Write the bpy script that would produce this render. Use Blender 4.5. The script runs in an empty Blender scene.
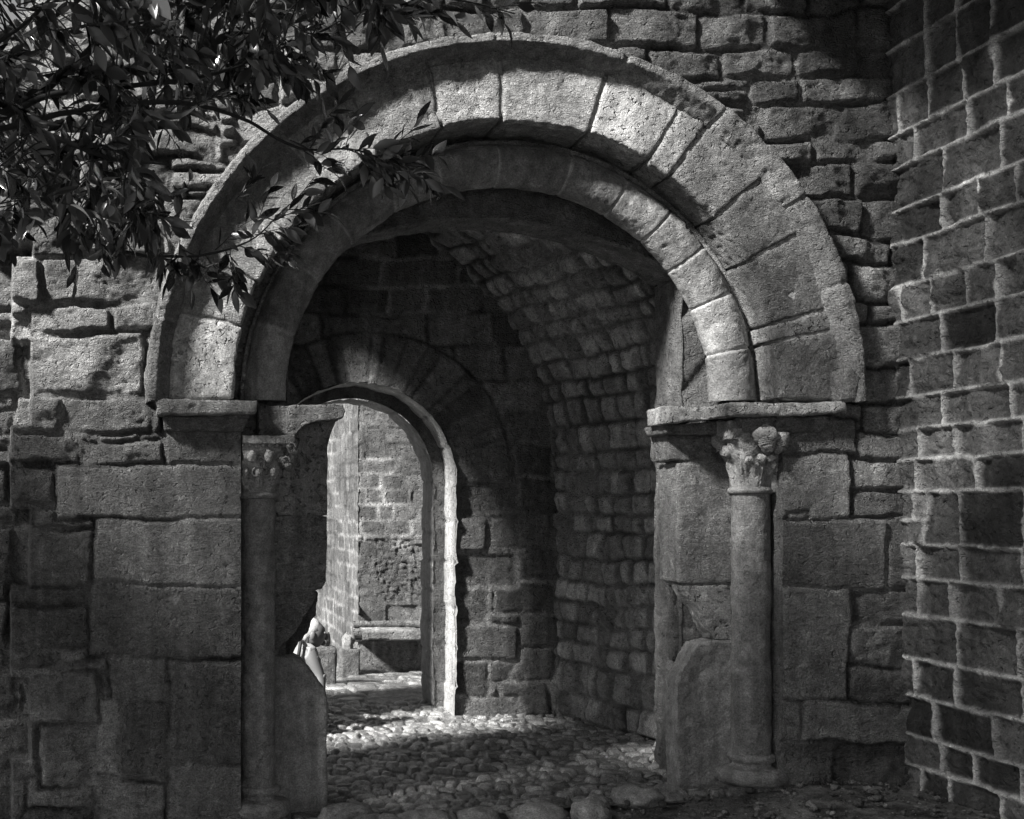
import bpy, bmesh, math, random
import numpy as np
from mathutils import Vector, Matrix

R = math.radians
random.seed(7)
rng = np.random.default_rng(7)
S = bpy.context.scene
COL = S.collection

# ------------------------------------------------------------------ camera
F = 1246.0            # focal length in photo pixels
VX, VY = 150.0, 508.0 # where the optical axis meets the picture (a shifted lens)
CH = 1.58             # eye height
D = 7.0               # distance to the portal wall


def P(px, py, Y):
    return np.array([(px - VX) * Y / F, Y, CH - (py - VY) * Y / F])


def wx(px, Y):
    return (px - VX) * Y / F


def wz(py, Y):
    return CH - (py - VY) * Y / F


cam = bpy.data.cameras.new('camera')
cam_o = bpy.data.objects.new('camera', cam)
COL.objects.link(cam_o)
cam_o.location = (0, 0, CH)
cam_o.rotation_euler = (R(90), 0, 0)
cam.sensor_width = 36
cam.lens = F / 1024 * 36
cam.shift_x = (512 - VX) / 1024
cam.shift_y = (VY - 409.5) / 1024
cam.clip_end = 2000
S.camera = cam_o

# ------------------------------------------------------------------ noise
LAT = np.random.default_rng(3).uniform(-1, 1, (64, 64, 64)).astype(np.float32)


def n3(p, scale, seed=0.0):
    q = np.asarray(p, dtype=np.float64) * scale + np.array([11.3, 7.7, 3.1]) * (seed + 1.37)
    i = np.floor(q).astype(np.int64)
    f = q - i
    f = f * f * (3 - 2 * f)
    i0 = i & 63
    i1 = (i + 1) & 63
    x0, y0, z0 = i0[..., 0], i0[..., 1], i0[..., 2]
    x1, y1, z1 = i1[..., 0], i1[..., 1], i1[..., 2]
    fx, fy, fz = f[..., 0], f[..., 1], f[..., 2]
    a = LAT[x0, y0, z0] * (1 - fx) + LAT[x1, y0, z0] * fx
    b = LAT[x0, y1, z0] * (1 - fx) + LAT[x1, y1, z0] * fx
    c = LAT[x0, y0, z1] * (1 - fx) + LAT[x1, y0, z1] * fx
    d = LAT[x0, y1, z1] * (1 - fx) + LAT[x1, y1, z1] * fx
    return (a * (1 - fy) + b * fy) * (1 - fz) + (c * (1 - fy) + d * fy) * fz


def fbm(p, scale, octv=4, gain=0.5, seed=0.0):
    s = 0
    a = 1.0
    for k in range(octv):
        s = s + a * n3(p, scale * 2.03 ** k, seed + k * 1.9)
        a *= gain
    return s


def ridge(p, scale, octv=3, seed=0.0):
    s = 0
    a = 1.0
    for k in range(octv):
        s = s + a * (1 - 2 * np.abs(n3(p, scale * 2.03 ** k, seed + k * 2.3)))
        a *= 0.5
    return s


# ------------------------------------------------------------------ object helpers
def tag(o, label=None, cat=None, group=None, kind=None):
    if label:
        o['label'] = label
    if cat:
        o['category'] = cat
    if group:
        o['group'] = group
    if kind:
        o['kind'] = kind
    return o


def empty(name, loc, label=None, cat=None, group=None):
    o = bpy.data.objects.new(name, None)
    o.empty_display_size = 0.1
    COL.objects.link(o)
    o.location = loc
    return tag(o, label, cat, group)


def world_of(o):
    l = np.zeros(3)
    while o is not None:
        l = l + np.array(o.location)
        o = o.parent
    return l


def link(name, me, mat, parent=None, smooth=True):
    if mat is not None:
        me.materials.append(mat)
    o = bpy.data.objects.new(name, me)
    COL.objects.link(o)
    if parent is not None:
        off = world_of(parent)
        co = np.empty(len(me.vertices) * 3)
        me.vertices.foreach_get('co', co)
        co = co.reshape(-1, 3) - off
        me.vertices.foreach_set('co', co.ravel())
        o.parent = parent
    me.polygons.foreach_set('use_smooth', np.full(len(me.polygons), smooth))
    me.update()
    return o


def mesh_np(verts, quads, tone=None):
    me = bpy.data.meshes.new('m')
    verts = np.asarray(verts, dtype=np.float32)
    quads = np.asarray(quads, dtype=np.int32)
    k = quads.shape[1]
    me.vertices.add(len(verts))
    me.vertices.foreach_set('co', verts.ravel())
    me.loops.add(quads.size)
    me.loops.foreach_set('vertex_index', quads.ravel())
    me.polygons.add(len(quads))
    me.polygons.foreach_set('loop_start', np.arange(0, quads.size, k, dtype=np.int32))
    me.update(calc_edges=True)
    if tone is not None:
        set_tone(me, tone)
    return me


def set_tone(me, tone):
    a = me.attributes.new('tone', 'FLOAT', 'POINT')
    a.data.foreach_set('value', np.asarray(tone, dtype=np.float32).ravel())


def grid_mesh(V, keep=None, tone=None, flip=False):
    ny, nx = V.shape[:2]
    idx = np.arange(ny * nx).reshape(ny, nx)
    q = np.stack([idx[:-1, :-1], idx[1:, :-1], idx[1:, 1:], idx[:-1, 1:]], -1)
    if flip:
        q = q[..., ::-1]
    if keep is not None:
        kq = keep[:-1, :-1] & keep[1:, :-1] & keep[1:, 1:] & keep[:-1, 1:]
        q = q[kq]
    q = q.reshape(-1, 4)
    used = np.unique(q)
    rem = np.full(ny * nx, -1)
    rem[used] = np.arange(len(used))
    v = V.reshape(-1, 3)[used]
    return mesh_np(v, rem[q], None if tone is None else np.asarray(tone).ravel()[used])


def bm_mesh(bm):
    me = bpy.data.meshes.new('m')
    bmesh.ops.recalc_face_normals(bm, faces=bm.faces)
    bm.to_mesh(me)
    bm.free()
    return me


def remeshed(me, voxel, smooth_it=2):
    """Evaluate a voxel remesh without operators."""
    o = bpy.data.objects.new('tmp', me)
    COL.objects.link(o)
    m = o.modifiers.new('r', 'REMESH')
    m.mode = 'VOXEL'
    m.voxel_size = voxel
    if smooth_it:
        s = o.modifiers.new('s', 'SMOOTH')
        s.iterations = smooth_it
        s.factor = 0.5
    dg = bpy.context.evaluated_depsgraph_get()
    dg.update()
    ev = bpy.data.meshes.new_from_object(o.evaluated_get(dg))
    bpy.data.objects.remove(o)
    return ev


def get_vn(me):
    n = len(me.vertices)
    co = np.empty(n * 3)
    no = np.empty(n * 3)
    me.vertices.foreach_get('co', co)
    me.vertices.foreach_get('normal', no)
    return co.reshape(-1, 3), no.reshape(-1, 3)


def roughen(me, amp=0.006, scale=9, pit=0.004, seed=0.0, tone=0.26, tvar=0.12, chip=0.0):
    co, no = get_vn(me)
    p = co.copy()
    h = amp * fbm(p, scale, 4, 0.55, seed)
    if pit:
        h = h - pit * np.clip(fbm(p, 34, 2, 0.5, seed + 5) - 0.25, 0, 1)
    if chip:
        h = h - chip * np.clip(n3(p, 5.5, seed + 9) - 0.45, 0, 1) * 2
    co = co + no * h[:, None]
    me.vertices.foreach_set('co', co.ravel())
    t = tone * (1 + tvar * fbm(p, 3.0, 3, 0.5, seed + 2))
    set_tone(me, t)
    me.update()
    return me


def extrude_poly(pts, ax):
    """pts: list of (front vec, back vec) pairs describing a prism outline."""
    bm = bmesh.new()
    f = [bm.verts.new(a) for a, b in pts]
    g = [bm.verts.new(b) for a, b in pts]
    bm.faces.new(f)
    bm.faces.new(g[::-1])
    n = len(pts)
    for i in range(n):
        j = (i + 1) % n
        bm.faces.new((f[i], g[i], g[j], f[j]))
    return bm


def px_block(poly, Y0, Y1, voxel=0.014, sm=2, **kw):
    """A stone whose outline is given on the plane at distance Y0, going straight back to Y1."""
    pts = []
    for px, py in poly:
        a = P(px, py, Y0)
        b = a.copy()
        b[1] = Y1
        pts.append((tuple(a), tuple(b)))
    me = remeshed(bm_mesh(extrude_poly(pts, 1)), voxel, sm)
    return roughen(me, **kw)


# ------------------------------------------------------------------ materials
def new_mat(name):
    m = bpy.data.materials.new(name)
    m.use_nodes = True
    nt = m.node_tree
    for n in list(nt.nodes):
        nt.nodes.remove(n)
    out = nt.nodes.new('ShaderNodeOutputMaterial')
    b = nt.nodes.new('ShaderNodeBsdfPrincipled')
    nt.links.new(b.outputs[0], out.inputs[0])
    return m, nt, b


def math_n(nt, op, a, b=None, c=None):
    n = nt.nodes.new('ShaderNodeMath')
    n.operation = op
    for i, v in enumerate((a, b, c)):
        if v is None:
            continue
        if isinstance(v, (int, float)):
            n.inputs[i].default_value = v
        else:
            nt.links.new(v, n.inputs[i])
    return n.outputs[0]


def noise_n(nt, vec, scale, detail=4, rough=0.6, dist=0.0):
    n = nt.nodes.new('ShaderNodeTexNoise')
    n.inputs['Scale'].default_value = scale
    n.inputs['Detail'].default_value = detail
    n.inputs['Roughness'].default_value = rough
    n.inputs['Distortion'].default_value = dist
    nt.links.new(vec, n.inputs['Vector'])
    return n.outputs['Fac']


def stone_mat(name, tone=None, gain=1.0, bump=0.012, rough=0.85, tool=0.5, tool_rot=0.6, fine=70, var=0.5, spec=0.3, pits=1.0):
    m, nt, b = new_mat(name)
    tc = nt.nodes.new('ShaderNodeTexCoord').outputs['Object']
    big = noise_n(nt, tc, 3.1, 6, 0.65, 0.4)
    mid = noise_n(nt, tc, 17, 5, 0.7)
    sp = noise_n(nt, tc, 110, 3, 0.7)
    v = math_n(nt, 'MAXIMUM', math_n(nt, 'MULTIPLY_ADD', big, var * 3.2, 1 - var * 1.6), 0.25)
    v = math_n(nt, 'MULTIPLY', v, math_n(nt, 'MAXIMUM', math_n(nt, 'MULTIPLY_ADD', mid, var * 3.6, 1 - var * 1.8), 0.3))
    v = math_n(nt, 'MULTIPLY', v, math_n(nt, 'MAXIMUM', math_n(nt, 'MULTIPLY_ADD', sp, var * 4.4, 1 - var * 2.2), 0.3))
    ms = nt.nodes.new('ShaderNodeMapping')
    ms.inputs['Scale'].default_value = (7, 7, 0.9)
    nt.links.new(tc, ms.inputs['Vector'])
    strk = noise_n(nt, ms.outputs[0], 1.0, 4, 0.6, 0.6)
    v = math_n(nt, 'MULTIPLY', v, math_n(nt, 'MAXIMUM', math_n(nt, 'MULTIPLY_ADD', strk, 1.8 * var * 2, 1 - 0.9 * var * 2), 0.35))
    lich = noise_n(nt, tc, 8.5, 6, 0.72, 0.3)
    lm = math_n(nt, 'MINIMUM', math_n(nt, 'MULTIPLY', math_n(nt, 'MAXIMUM', math_n(nt, 'SUBTRACT', lich, 0.60), 0.0), 9.0), 1.0)
    v = math_n(nt, 'MULTIPLY', v, math_n(nt, 'MULTIPLY_ADD', lm, 0.7, 1.0))
    if tone is None:
        at = nt.nodes.new('ShaderNodeAttribute')
        at.attribute_name = 'tone'
        base = math_n(nt, 'MULTIPLY', at.outputs['Fac'], gain)
        v = math_n(nt, 'MULTIPLY', v, base)
    else:
        v = math_n(nt, 'MULTIPLY', v, tone * gain)
    cmb = nt.nodes.new('ShaderNodeCombineColor')
    for i, k in enumerate((1.0, 0.995, 0.985)):
        nt.links.new(math_n(nt, 'MULTIPLY', v, k), cmb.inputs[i])
    nt.links.new(cmb.outputs[0], b.inputs['Base Color'])
    b.inputs['Roughness'].default_value = rough
    b.inputs['Specular IOR Level'].default_value = spec
    # relief: slanted chisel marks, sparse pits and grain, each stronger in some places than in others
    mp = nt.nodes.new('ShaderNodeMapping')
    mp.inputs['Rotation'].default_value = (0, tool_rot, 0)
    mp.inputs['Scale'].default_value = (1, 1, 2.6)
    nt.links.new(tc, mp.inputs['Vector'])
    ch = noise_n(nt, mp.outputs[0], 21, 4, 0.62, 1.2)
    chs = math_n(nt, 'MULTIPLY', math_n(nt, 'ABSOLUTE', math_n(nt, 'SUBTRACT', ch, 0.5)), 2.2)
    gr = noise_n(nt, tc, fine, 4, 0.75)
    pn = noise_n(nt, tc, 36, 2, 0.5, 0.6)
    pit = math_n(nt, 'MULTIPLY', math_n(nt, 'MAXIMUM', math_n(nt, 'SUBTRACT', pn, 0.58), 0.0), -6.0 * pits)
    msk = math_n(nt, 'MAXIMUM', math_n(nt, 'MULTIPLY_ADD', big, 4.0, -1.2), 0.15)
    h = math_n(nt, 'MULTIPLY', math_n(nt, 'MULTIPLY', chs, tool), msk)
    h = math_n(nt, 'MULTIPLY_ADD', gr, 0.55, h)
    h = math_n(nt, 'ADD', pit, h)
    bp = nt.nodes.new('ShaderNodeBump')
    bp.inputs['Strength'].default_value = 1.0
    bp.inputs['Distance'].default_value = bump * 2.6
    nt.links.new(h, bp.inputs['Height'])
    nt.links.new(bp.outputs[0], b.inputs['Normal'])
    return m


M_WALL = stone_mat('weathered_rubble_stone', bump=0.017, tool=1.0, fine=52)
M_ASH = stone_mat('dressed_sandstone', bump=0.014, tool=1.1)
M_ASH_TOOLED = stone_mat('tooled_sandstone', bump=0.015, tool=2.0, tool_rot=-0.8, fine=48, pits=0.5)
M_ASH_PITTED = stone_mat('pitted_sandstone', bump=0.014, tool=0.3, tool_rot=0.2, fine=95, pits=2.0)
M_SMOOTH = stone_mat('worn_column_stone', bump=0.005, tool=0.3, pits=0.45)
M_CARVE = stone_mat('carved_stone', gain=1.25, bump=0.006, tool=0.2, fine=90)
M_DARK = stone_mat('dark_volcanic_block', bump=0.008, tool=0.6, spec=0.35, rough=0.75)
M_VAULT = stone_mat('vault_stone', bump=0.014, tool=0.9, fine=45)
M_REVEAL = stone_mat('pale_cut_stone', bump=0.010, tool=0.5, var=0.35)
M_COB = stone_mat('worn_cobble', bump=0.003, tool=0.2, rough=0.20, spec=0.8, pits=0.6)
M_EARTH = stone_mat('trodden_earth', bump=0.010, tool=0.1, rough=0.95, fine=120, spec=0.1)
M_FAR = stone_mat('courtyard_stone', bump=0.012, tool=0.6)


def plain_mat(name, col, rough=0.6, spec=0.4, var=0.3, scale=12, bump=0.0, trans=0.0):
    m, nt, b = new_mat(name)
    tc = nt.nodes.new('ShaderNodeTexCoord').outputs['Object']
    n = noise_n(nt, tc, scale, 4, 0.6)
    v = math_n(nt, 'MULTIPLY', math_n(nt, 'MULTIPLY_ADD', n, var * 2, 1 - var), col)
    cmb = nt.nodes.new('ShaderNodeCombineColor')
    for i in range(3):
        nt.links.new(v, cmb.inputs[i])
    nt.links.new(cmb.outputs[0], b.inputs['Base Color'])
    b.inputs['Roughness'].default_value = rough
    b.inputs['Specular IOR Level'].default_value = spec
    if bump:
        bp = nt.nodes.new('ShaderNodeBump')
        bp.inputs['Distance'].default_value = bump
        nt.links.new(noise_n(nt, tc, scale * 3, 5, 0.65), bp.inputs['Height'])
        nt.links.new(bp.outputs[0], b.inputs['Normal'])
    return m


def leaf_mat():
    m, nt, b = new_mat('laurel_leaf')
    at = nt.nodes.new('ShaderNodeAttribute')
    at.attribute_name = 'tone'
    cmb = nt.nodes.new('ShaderNodeCombineColor')
    for i in range(3):
        nt.links.new(at.outputs['Fac'], cmb.inputs[i])
    nt.links.new(cmb.outputs[0], b.inputs['Base Color'])
    b.inputs['Roughness'].default_value = 0.27
    b.inputs['Specular IOR Level'].default_value = 0.8
    return m


M_LEAF = leaf_mat()
M_BARK = plain_mat('dark_bark', 0.035, 0.8, 0.2, 0.5, 30, 0.004)
M_WOOD = plain_mat('old_dark_timber', 0.03, 0.8, 0.2, 0.4, 8, 0.004)
M_SKIN = plain_mat('skin', 0.13, 0.5, 0.3, 0.08)
M_SHIRT = plain_mat('white_cotton', 0.25, 0.9, 0.1, 0.05, 30, 0.003)
M_TROUSER = plain_mat('dark_cloth', 0.05, 0.9, 0.1, 0.2)
M_HAIR = plain_mat('white_hair', 0.62, 0.7, 0.2, 0.15, 60, 0.004)
M_STRAP = plain_mat('dark_strap', 0.03, 0.7, 0.2, 0.2)

# ------------------------------------------------------------------ masonry relief
def course_rects(x0, x1, ys, wmin, wmax, rg, kind, out):
    for a, b in zip(ys[:-1], ys[1:]):
        x = x0 - rg.uniform(0, wmax)
        while x < x1:
            w = rg.uniform(wmin, wmax)
            if (b - a) > 26 and rg.random() < 0.16 and kind == 'rubble':
                m = a + (b - a) * rg.uniform(0.35, 0.65)
                out.append((x, a, x + w, m, kind))
                out.append((x, m, x + w, b, kind))
            else:
                out.append((x, a, x + w, b, kind))
            x += w


KINDS = {  # joint half-width px, pillow width px, pillow depth m, rough m, offset range m, tilt
    'rubble': (1.6, 3.2, 0.040, 0.016, 0.014, 0.10),
    'ashlar': (1.0, 2.6, 0.016, 0.006, 0.005, 0.02),
    'squared': (1.8, 6, 0.020, 0.010, 0.010, 0.05),
    'vault': (2.2, 7, 0.045, 0.014, 0.022, 0.10),
}


FACET = {'rubble': 0.55, 'ashlar': 0.06, 'squared': 0.22, 'vault': 0.75, 'block': 0.40, 'fan': 0.08}


def chamfer(lab, step, iters):
    d = np.full(lab.shape, 1e3, dtype=np.float32)
    b = np.zeros(lab.shape, bool)
    dx = lab[:, 1:] != lab[:, :-1]
    dy = lab[1:, :] != lab[:-1, :]
    b[:, 1:] |= dx
    b[1:, :] |= dy
    d[b] = 0
    for _ in range(iters):
        for sy, sx, w in ((0, 1, 1), (1, 0, 1), (1, 1, 1.414), (1, -1, 1.414)):
            for s in (1, -1):
                e = np.roll(d, (s * sy, s * sx), (0, 1)) + w
                np.minimum(d, e, out=d)
    return d * step


def blur(a, n=1):
    for _ in range(n):
        a = (a + np.roll(a, 1, 0) + np.roll(a, -1, 0) + np.roll(a, 1, 1) + np.roll(a, -1, 1)) / 5
    return a


def masonry(GX, GY, rects, step, ppm, seed, warp=3.0, tone=0.25, tvar=0.25, mortar_tone=0.27, label_fn=None, kinds=KINDS, wscale=1.0, mvar=0.75):
    """Height (m) and tone over a pixel-like grid. ppm = grid units per metre."""
    rg = np.random.default_rng(seed)
    p = np.stack([GX / ppm, GY / ppm, np.full_like(GX, seed * 1.7)], -1)
    wxn = GX + warp * (fbm(p, 4.0, 3, 0.5, 1) * 1.2)
    wyn = GY + warp * (fbm(p, 3.0, 3, 0.5, 2) * 1.2)
    lab = np.full(GX.shape, -1, dtype=np.int32)
    for i, r in enumerate(rects):
        m = (wxn >= r[0]) & (wxn < r[2]) & (wyn >= r[1]) & (wyn < r[3])
        lab[m] = i
    knames = [r[4] for r in rects]
    if label_fn is not None:
        lab, knames = label_fn(lab, knames, wxn, wyn)
    n = len(knames) + 1
    prm = np.array([kinds[k] for k in knames] + [kinds['rubble']], dtype=np.float32)
    d = blur(chamfer(lab, step, 14), 1)
    L = lab
    jn, pw, dep, ro, off, tl = [prm[L, k] for k in range(6)]
    jn = jn * wscale
    t = np.clip((d - jn) / pw, 0, 1)
    prof = 1 - (1 - t) ** 2.2
    r_off = rg.uniform(-1, 1, n)[L] * off
    tx = rg.uniform(-1, 1, n)[L] * tl
    ty = rg.uniform(-1, 1, n)[L] * tl
    cnt = np.bincount((L + 1).ravel(), minlength=n + 1).astype(float)
    cx = (np.bincount((L + 1).ravel(), GX.ravel(), n + 1) / np.maximum(cnt, 1))[L + 1]
    cy = (np.bincount((L + 1).ravel(), GY.ravel(), n + 1) / np.maximum(cnt, 1))[L + 1]
    sd = rg.uniform(0, 30, n)[L]
    ps = p.copy()
    ps[..., 2] += sd
    rock = 0.8 * fbm(ps * np.array([1, 1.5, 1]), 5.0, 5, 0.6, 4) - 0.7 * np.clip(ridge(ps * np.array([1, 2.2, 1]), 6.0, 3, 8) - 1.05, 0, 1)
    half = np.sqrt(np.maximum(cnt[L + 1], 1)) * step / ppm / 2
    fa = np.array([FACET[k] for k in knames] + [0.8])[L]
    wob = 0.010 * fbm(ps, 9, 3, 0.55, 12)
    fh = np.zeros_like(GX)
    for k in range(8):
        th_ = rg.uniform(0, 2 * np.pi, n)[L]
        sl_ = rg.uniform(0.12, 0.75, n)[L]
        r0_ = rg.uniform(0.15, 1.05, n)[L] * half
        pj = (np.cos(th_) * (GX - cx) + np.sin(th_) * (GY - cy)) / ppm + wob * (1 + k % 3)
        fh = np.minimum(fh, -sl_ * (pj - r0_))
    fh = np.maximum(fh, -0.04)
    h = prof * fa * fh - dep * (1 - prof) + prof * (r_off + tx * (GX - cx) / ppm + ty * (GY - cy) / ppm + ro * rock)
    h = h + (1 - prof) * 0.006 * fbm(p, 30, 3, 0.6, 3)
    st = rg.uniform(-1, 1, n)[L] * tvar
    sm = np.clip((d - jn * 0.6) / 2.5, 0, 1)
    tn = tone * (1 + st) * (1 + 0.15 * fbm(ps, 6, 3, 0.5, 6))
    masonry.stone = sm
    mt_ = mortar_tone * np.clip(0.85 + 1.4 * mvar * fbm(p, 1.7, 3, 0.6, 14), 0.3, 1.5)
    tn = mt_ * (1 - sm) + tn * sm
    return h, tn


# ================================================================== PORTAL WALL
AC = (506.0, 393.0)        # arch centre on the wall plane, photo pixels
R_VIN, R_VOUT, R_HOOD = 271.5, 332.0, 354.0
PPM = F / D                # 178 px per metre on the wall plane
LX, RX = 241.0, 783.0      # inner edges of the two piers

rg = np.random.default_rng(21)
rects = []
ys = [-190, -150, -112, -78, -40, -4, 34, 66, 98, 128, 158, 190, 214, 256, 300, 330, 392, 407, 432, 464, 506, 530, 586, 606, 645, 667, 722, 778, 840]
course_rects(-200, 250, ys, 60, 120, rg, 'rubble', rects)
ys = [-190, -150, -100, -60, -28, 8, 47, 76, 104, 142, 160, 197, 235, 262, 300, 322, 366, 398, 432, 456, 488, 520, 560, 588, 625, 665, 700, 742, 766, 800, 840]
course_rects(250, 920, ys, 44, 92, rg, 'rubble', rects)
A = rects.append
for r in [(40, 256, 158, 300, 'rubble'), (28, 302, 110, 330, 'rubble'), (110, 300, 160, 332, 'rubble'), (14, 332, 145, 392, 'rubble'),
          (8, 394, 60, 432, 'rubble'), (60, 394, 150, 430, 'rubble'), (10, 433, 80, 462, 'rubble'), (80, 438, 164, 464, 'rubble'),
          (100, 430, 140, 438, 'rubble'), (164, 415, 260, 463, 'ashlar'), (0, 466, 58, 505, 'rubble'), (58, 463, 260, 517, 'ashlar'),
          (93, 517, 260, 584, 'ashlar'), (5, 528, 92, 586, 'rubble'), (0, 586, 92, 604, 'rubble'), (93, 584, 260, 658, 'ashlar'),
          (0, 606, 93, 645, 'rubble'), (0, 647, 56, 667, 'rubble'), (56, 660, 110, 672, 'rubble'), (18, 670, 98, 724, 'rubble'),
          (110, 658, 168, 700, 'ashlar'), (168, 660, 260, 762, 'ashlar'), (98, 700, 120, 780, 'ashlar'), (120, 700, 168, 784, 'ashlar'),
          (168, 762, 260, 830, 'ashlar'), (98, 784, 168, 840, 'rubble'), (-10, 724, 40, 780, 'rubble'), (40, 724, 98, 790, 'rubble'),
          (760, 418, 862, 456, 'ashlar'), (862, 430, 920, 456, 'ashlar'), (760, 456, 853, 520, 'ashlar'), (853, 456, 920, 488, 'rubble'),
          (853, 488, 920, 520, 'rubble'), (760, 520, 888, 588, 'ashlar'), (888, 520, 930, 588, 'squared'), (760, 588, 851, 702, 'ashlar'),
          (851, 588, 925, 625, 'rubble'), (851, 625, 925, 666, 'rubble'), (851, 666, 925, 702, 'rubble'), (760, 702, 800, 742, 'ashlar'),
          (800, 702, 930, 742, 'ashlar'), (760, 742, 840, 800, 'rubble'), (840, 742, 930, 840, 'rubble'),
          (786, 512, 806, 520, 'ashlar')]:
    A(r)

st = 1.6
xs_ = np.unique(np.concatenate([np.arange(-170, 935, st), [LX, RX]]))
gx, gy = np.meshgrid(xs_, np.arange(-180, 840, st))
h, tn = masonry(gx, gy, rects, st, PPM, 5, warp=4.0, tone=0.23, tvar=0.42, mortar_tone=0.24)
# the left edge of the pier is a rough quoin; beyond it the wall stands back
edge = 22 + 16 * np.sign(np.sin(gy / 27.0)) * 0.6 + 5 * n3(np.stack([gx / 60, gy / 60, gx * 0], -1), 1.0, 4)
back = 1.2 * np.clip((edge - gx) / 6.0, 0, 1) * np.clip((gy - 238) / 6.0, 0, 1)
h = h - 0.20 * back
# worn foot of the right pier
h = h - 0.05 * np.clip((gy - 744) / 12, 0, 1) * (gx > 700)
V = np.stack([(gx - VX) / PPM, D - h, CH - (gy - VY) / PPM], -1)
rr = np.hypot(gx - AC[0], gy - AC[1])
keep = ~((gy <= AC[1] + 12) & (rr < R_VOUT + 8))
keep &= ~((gy > AC[1] + 10) & (gx > LX + 0.01) & (gx < RX - 0.01))
keep &= gx > np.maximum(34 - 1.1 * np.maximum(gy, -400) - 400 * (gy > 30), -30)       # the broken top-left end, open to the sky
# right end follows the corner with the block wall
pier_h = {xp: (gy[:, 0].copy(), h[:, int(np.argmin(np.abs(xs_ - xp)))].copy()) for xp in (LX, RX)}
wall = link('stone_wall', grid_mesh(V, keep, tn), M_WALL)
tag(wall, 'rough rubble and ashlar wall pierced by the round Romanesque arch', 'wall')


def strip(edge_pts, Y0, Y1, n, jit, seed, tone, name, mat, parent, rough=0.008, nrm=None):
    """A surface swept straight back from an outline (list of x,z) between two distances."""
    e = np.asarray(edge_pts)
    ts = np.linspace(0, 1, n)
    V = np.zeros((n, len(e), 3))
    for i, t in enumerate(ts):
        V[i, :, 0] = e[:, 0]
        V[i, :, 1] = Y0 + (Y1 - np.asarray(Y0)) * t
        V[i, :, 2] = e[:, 1]
    if nrm is not None:
        d = rough * fbm(V, 8, 4, 0.55, seed) * np.minimum(ts * 6, 1)[:, None]
        V[..., 0] += d * nrm[:, 0]
        V[..., 2] += d * nrm[:, 1]
    tone_a = tone * (1 + 0.15 * fbm(V, 3, 3, 0.5, seed))
    return link(name, grid_mesh(V, None, tone_a), mat, parent)


def outline_normals(e):
    t = np.gradient(e, axis=0)
    n = np.stack([-t[:, 1], t[:, 0]], -1)
    return n / np.maximum(np.linalg.norm(n, axis=1, keepdims=True), 1e-9)


# pier reveals (from the wall face back to the rear wall)
for xp in (LX, RX):
    X = (xp - VX) / PPM
    z = np.linspace(-0.35, 2.25, 160)
    e = np.stack([np.full_like(z, X), z], -1)
    yy0 = D - np.interp(508 - (z - CH) * PPM, *pier_h[xp])
    strip(e, yy0, 7.40, 24, 0, xp, 0.20, 'pier_reveal', M_ASH, wall, 0.006, outline_normals(e))

# rear wall: a plate behind the mouldings with a segmental opening
RY0, RY1 = 7.38, 7.77
OX0, OX1 = 0.81, 3.15
SEG_C, SEG_R, SEG_T = 1.95, 2.24, 3.31
seg_cz = SEG_T - SEG_R


def seg_z(x):
    return seg_cz + np.sqrt(np.maximum(SEG_R ** 2 - (x - SEG_C) ** 2, 0))


zspring_l, zspring_r = seg_z(np.array(OX0)), seg_z(np.array(OX1))
st2 = 0.011
gx2, gz2 = np.meshgrid(np.arange(0.2, 3.9, st2), np.arange(4.05, -0.2, -st2))
rl = []
course_rects(20, 400, [-60, -20, 0, 30, 62, 90, 118, 150, 178, 205, 240, 270, 300, 330, 360, 390, 430], 26, 52, np.random.default_rng(4), 'squared', rl)
GXp, GYp = gx2 * 100, (4.0 - gz2) * 100


def seg_lab(lab, kn, a, b):
    x = a / 100 - SEG_C
    z = 4.0 - b / 100 - seg_cz
    r = np.hypot(x, z)
    ang = np.degrees(np.arctan2(x, z))
    m = (r < SEG_R + 0.36)
    k = np.floor(ang / 9.0).astype(int)
    base = len(kn)
    kn = kn + ['squared'] * 24
    lab = np.where(m, base + np.clip(k + 12, 0, 23), lab)
    return lab, kn


h, tn = masonry(GXp, GYp, rl, st2 * 100, 100, 9, warp=2.0, tone=0.17, tvar=0.25, mortar_tone=0.2, label_fn=seg_lab, wscale=0.5)  # face tone lowered as painted shade behind the roll
V = np.stack([gx2, RY0 - h * 0.8, gz2], -1)
keep = ~((gx2 > OX0 + 0.012) & (gx2 < OX1 - 0.012) & (gz2 < seg_z(gx2) - 0.012))
link('rear_arch', grid_mesh(V, keep, tn), M_ASH, wall)
# opening reveal of the rear wall
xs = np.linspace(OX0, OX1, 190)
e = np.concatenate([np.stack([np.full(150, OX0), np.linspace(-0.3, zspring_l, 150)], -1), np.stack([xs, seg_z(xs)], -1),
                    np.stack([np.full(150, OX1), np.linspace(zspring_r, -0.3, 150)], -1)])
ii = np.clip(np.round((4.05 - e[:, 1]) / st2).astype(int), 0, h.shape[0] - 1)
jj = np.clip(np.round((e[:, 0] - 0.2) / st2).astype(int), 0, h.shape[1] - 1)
strip(e, RY0 - h[ii, jj] * 0.8 - 0.006, RY1, 40, 0, 3, 0.15, 'rear_arch_soffit', M_ASH, wall, 0.014, outline_normals(e))  # reveal tone darkened to stand in for shade


def box_mesh(x0, x1, y0, y1, z0, z1):
    bm = bmesh.new()
    bmesh.ops.create_cube(bm, size=1)
    for v in bm.verts:
        v.co = Vector((x0 if v.co.x < 0 else x1, y0 if v.co.y < 0 else y1, z0 if v.co.z < 0 else z1))
    return bm


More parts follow.
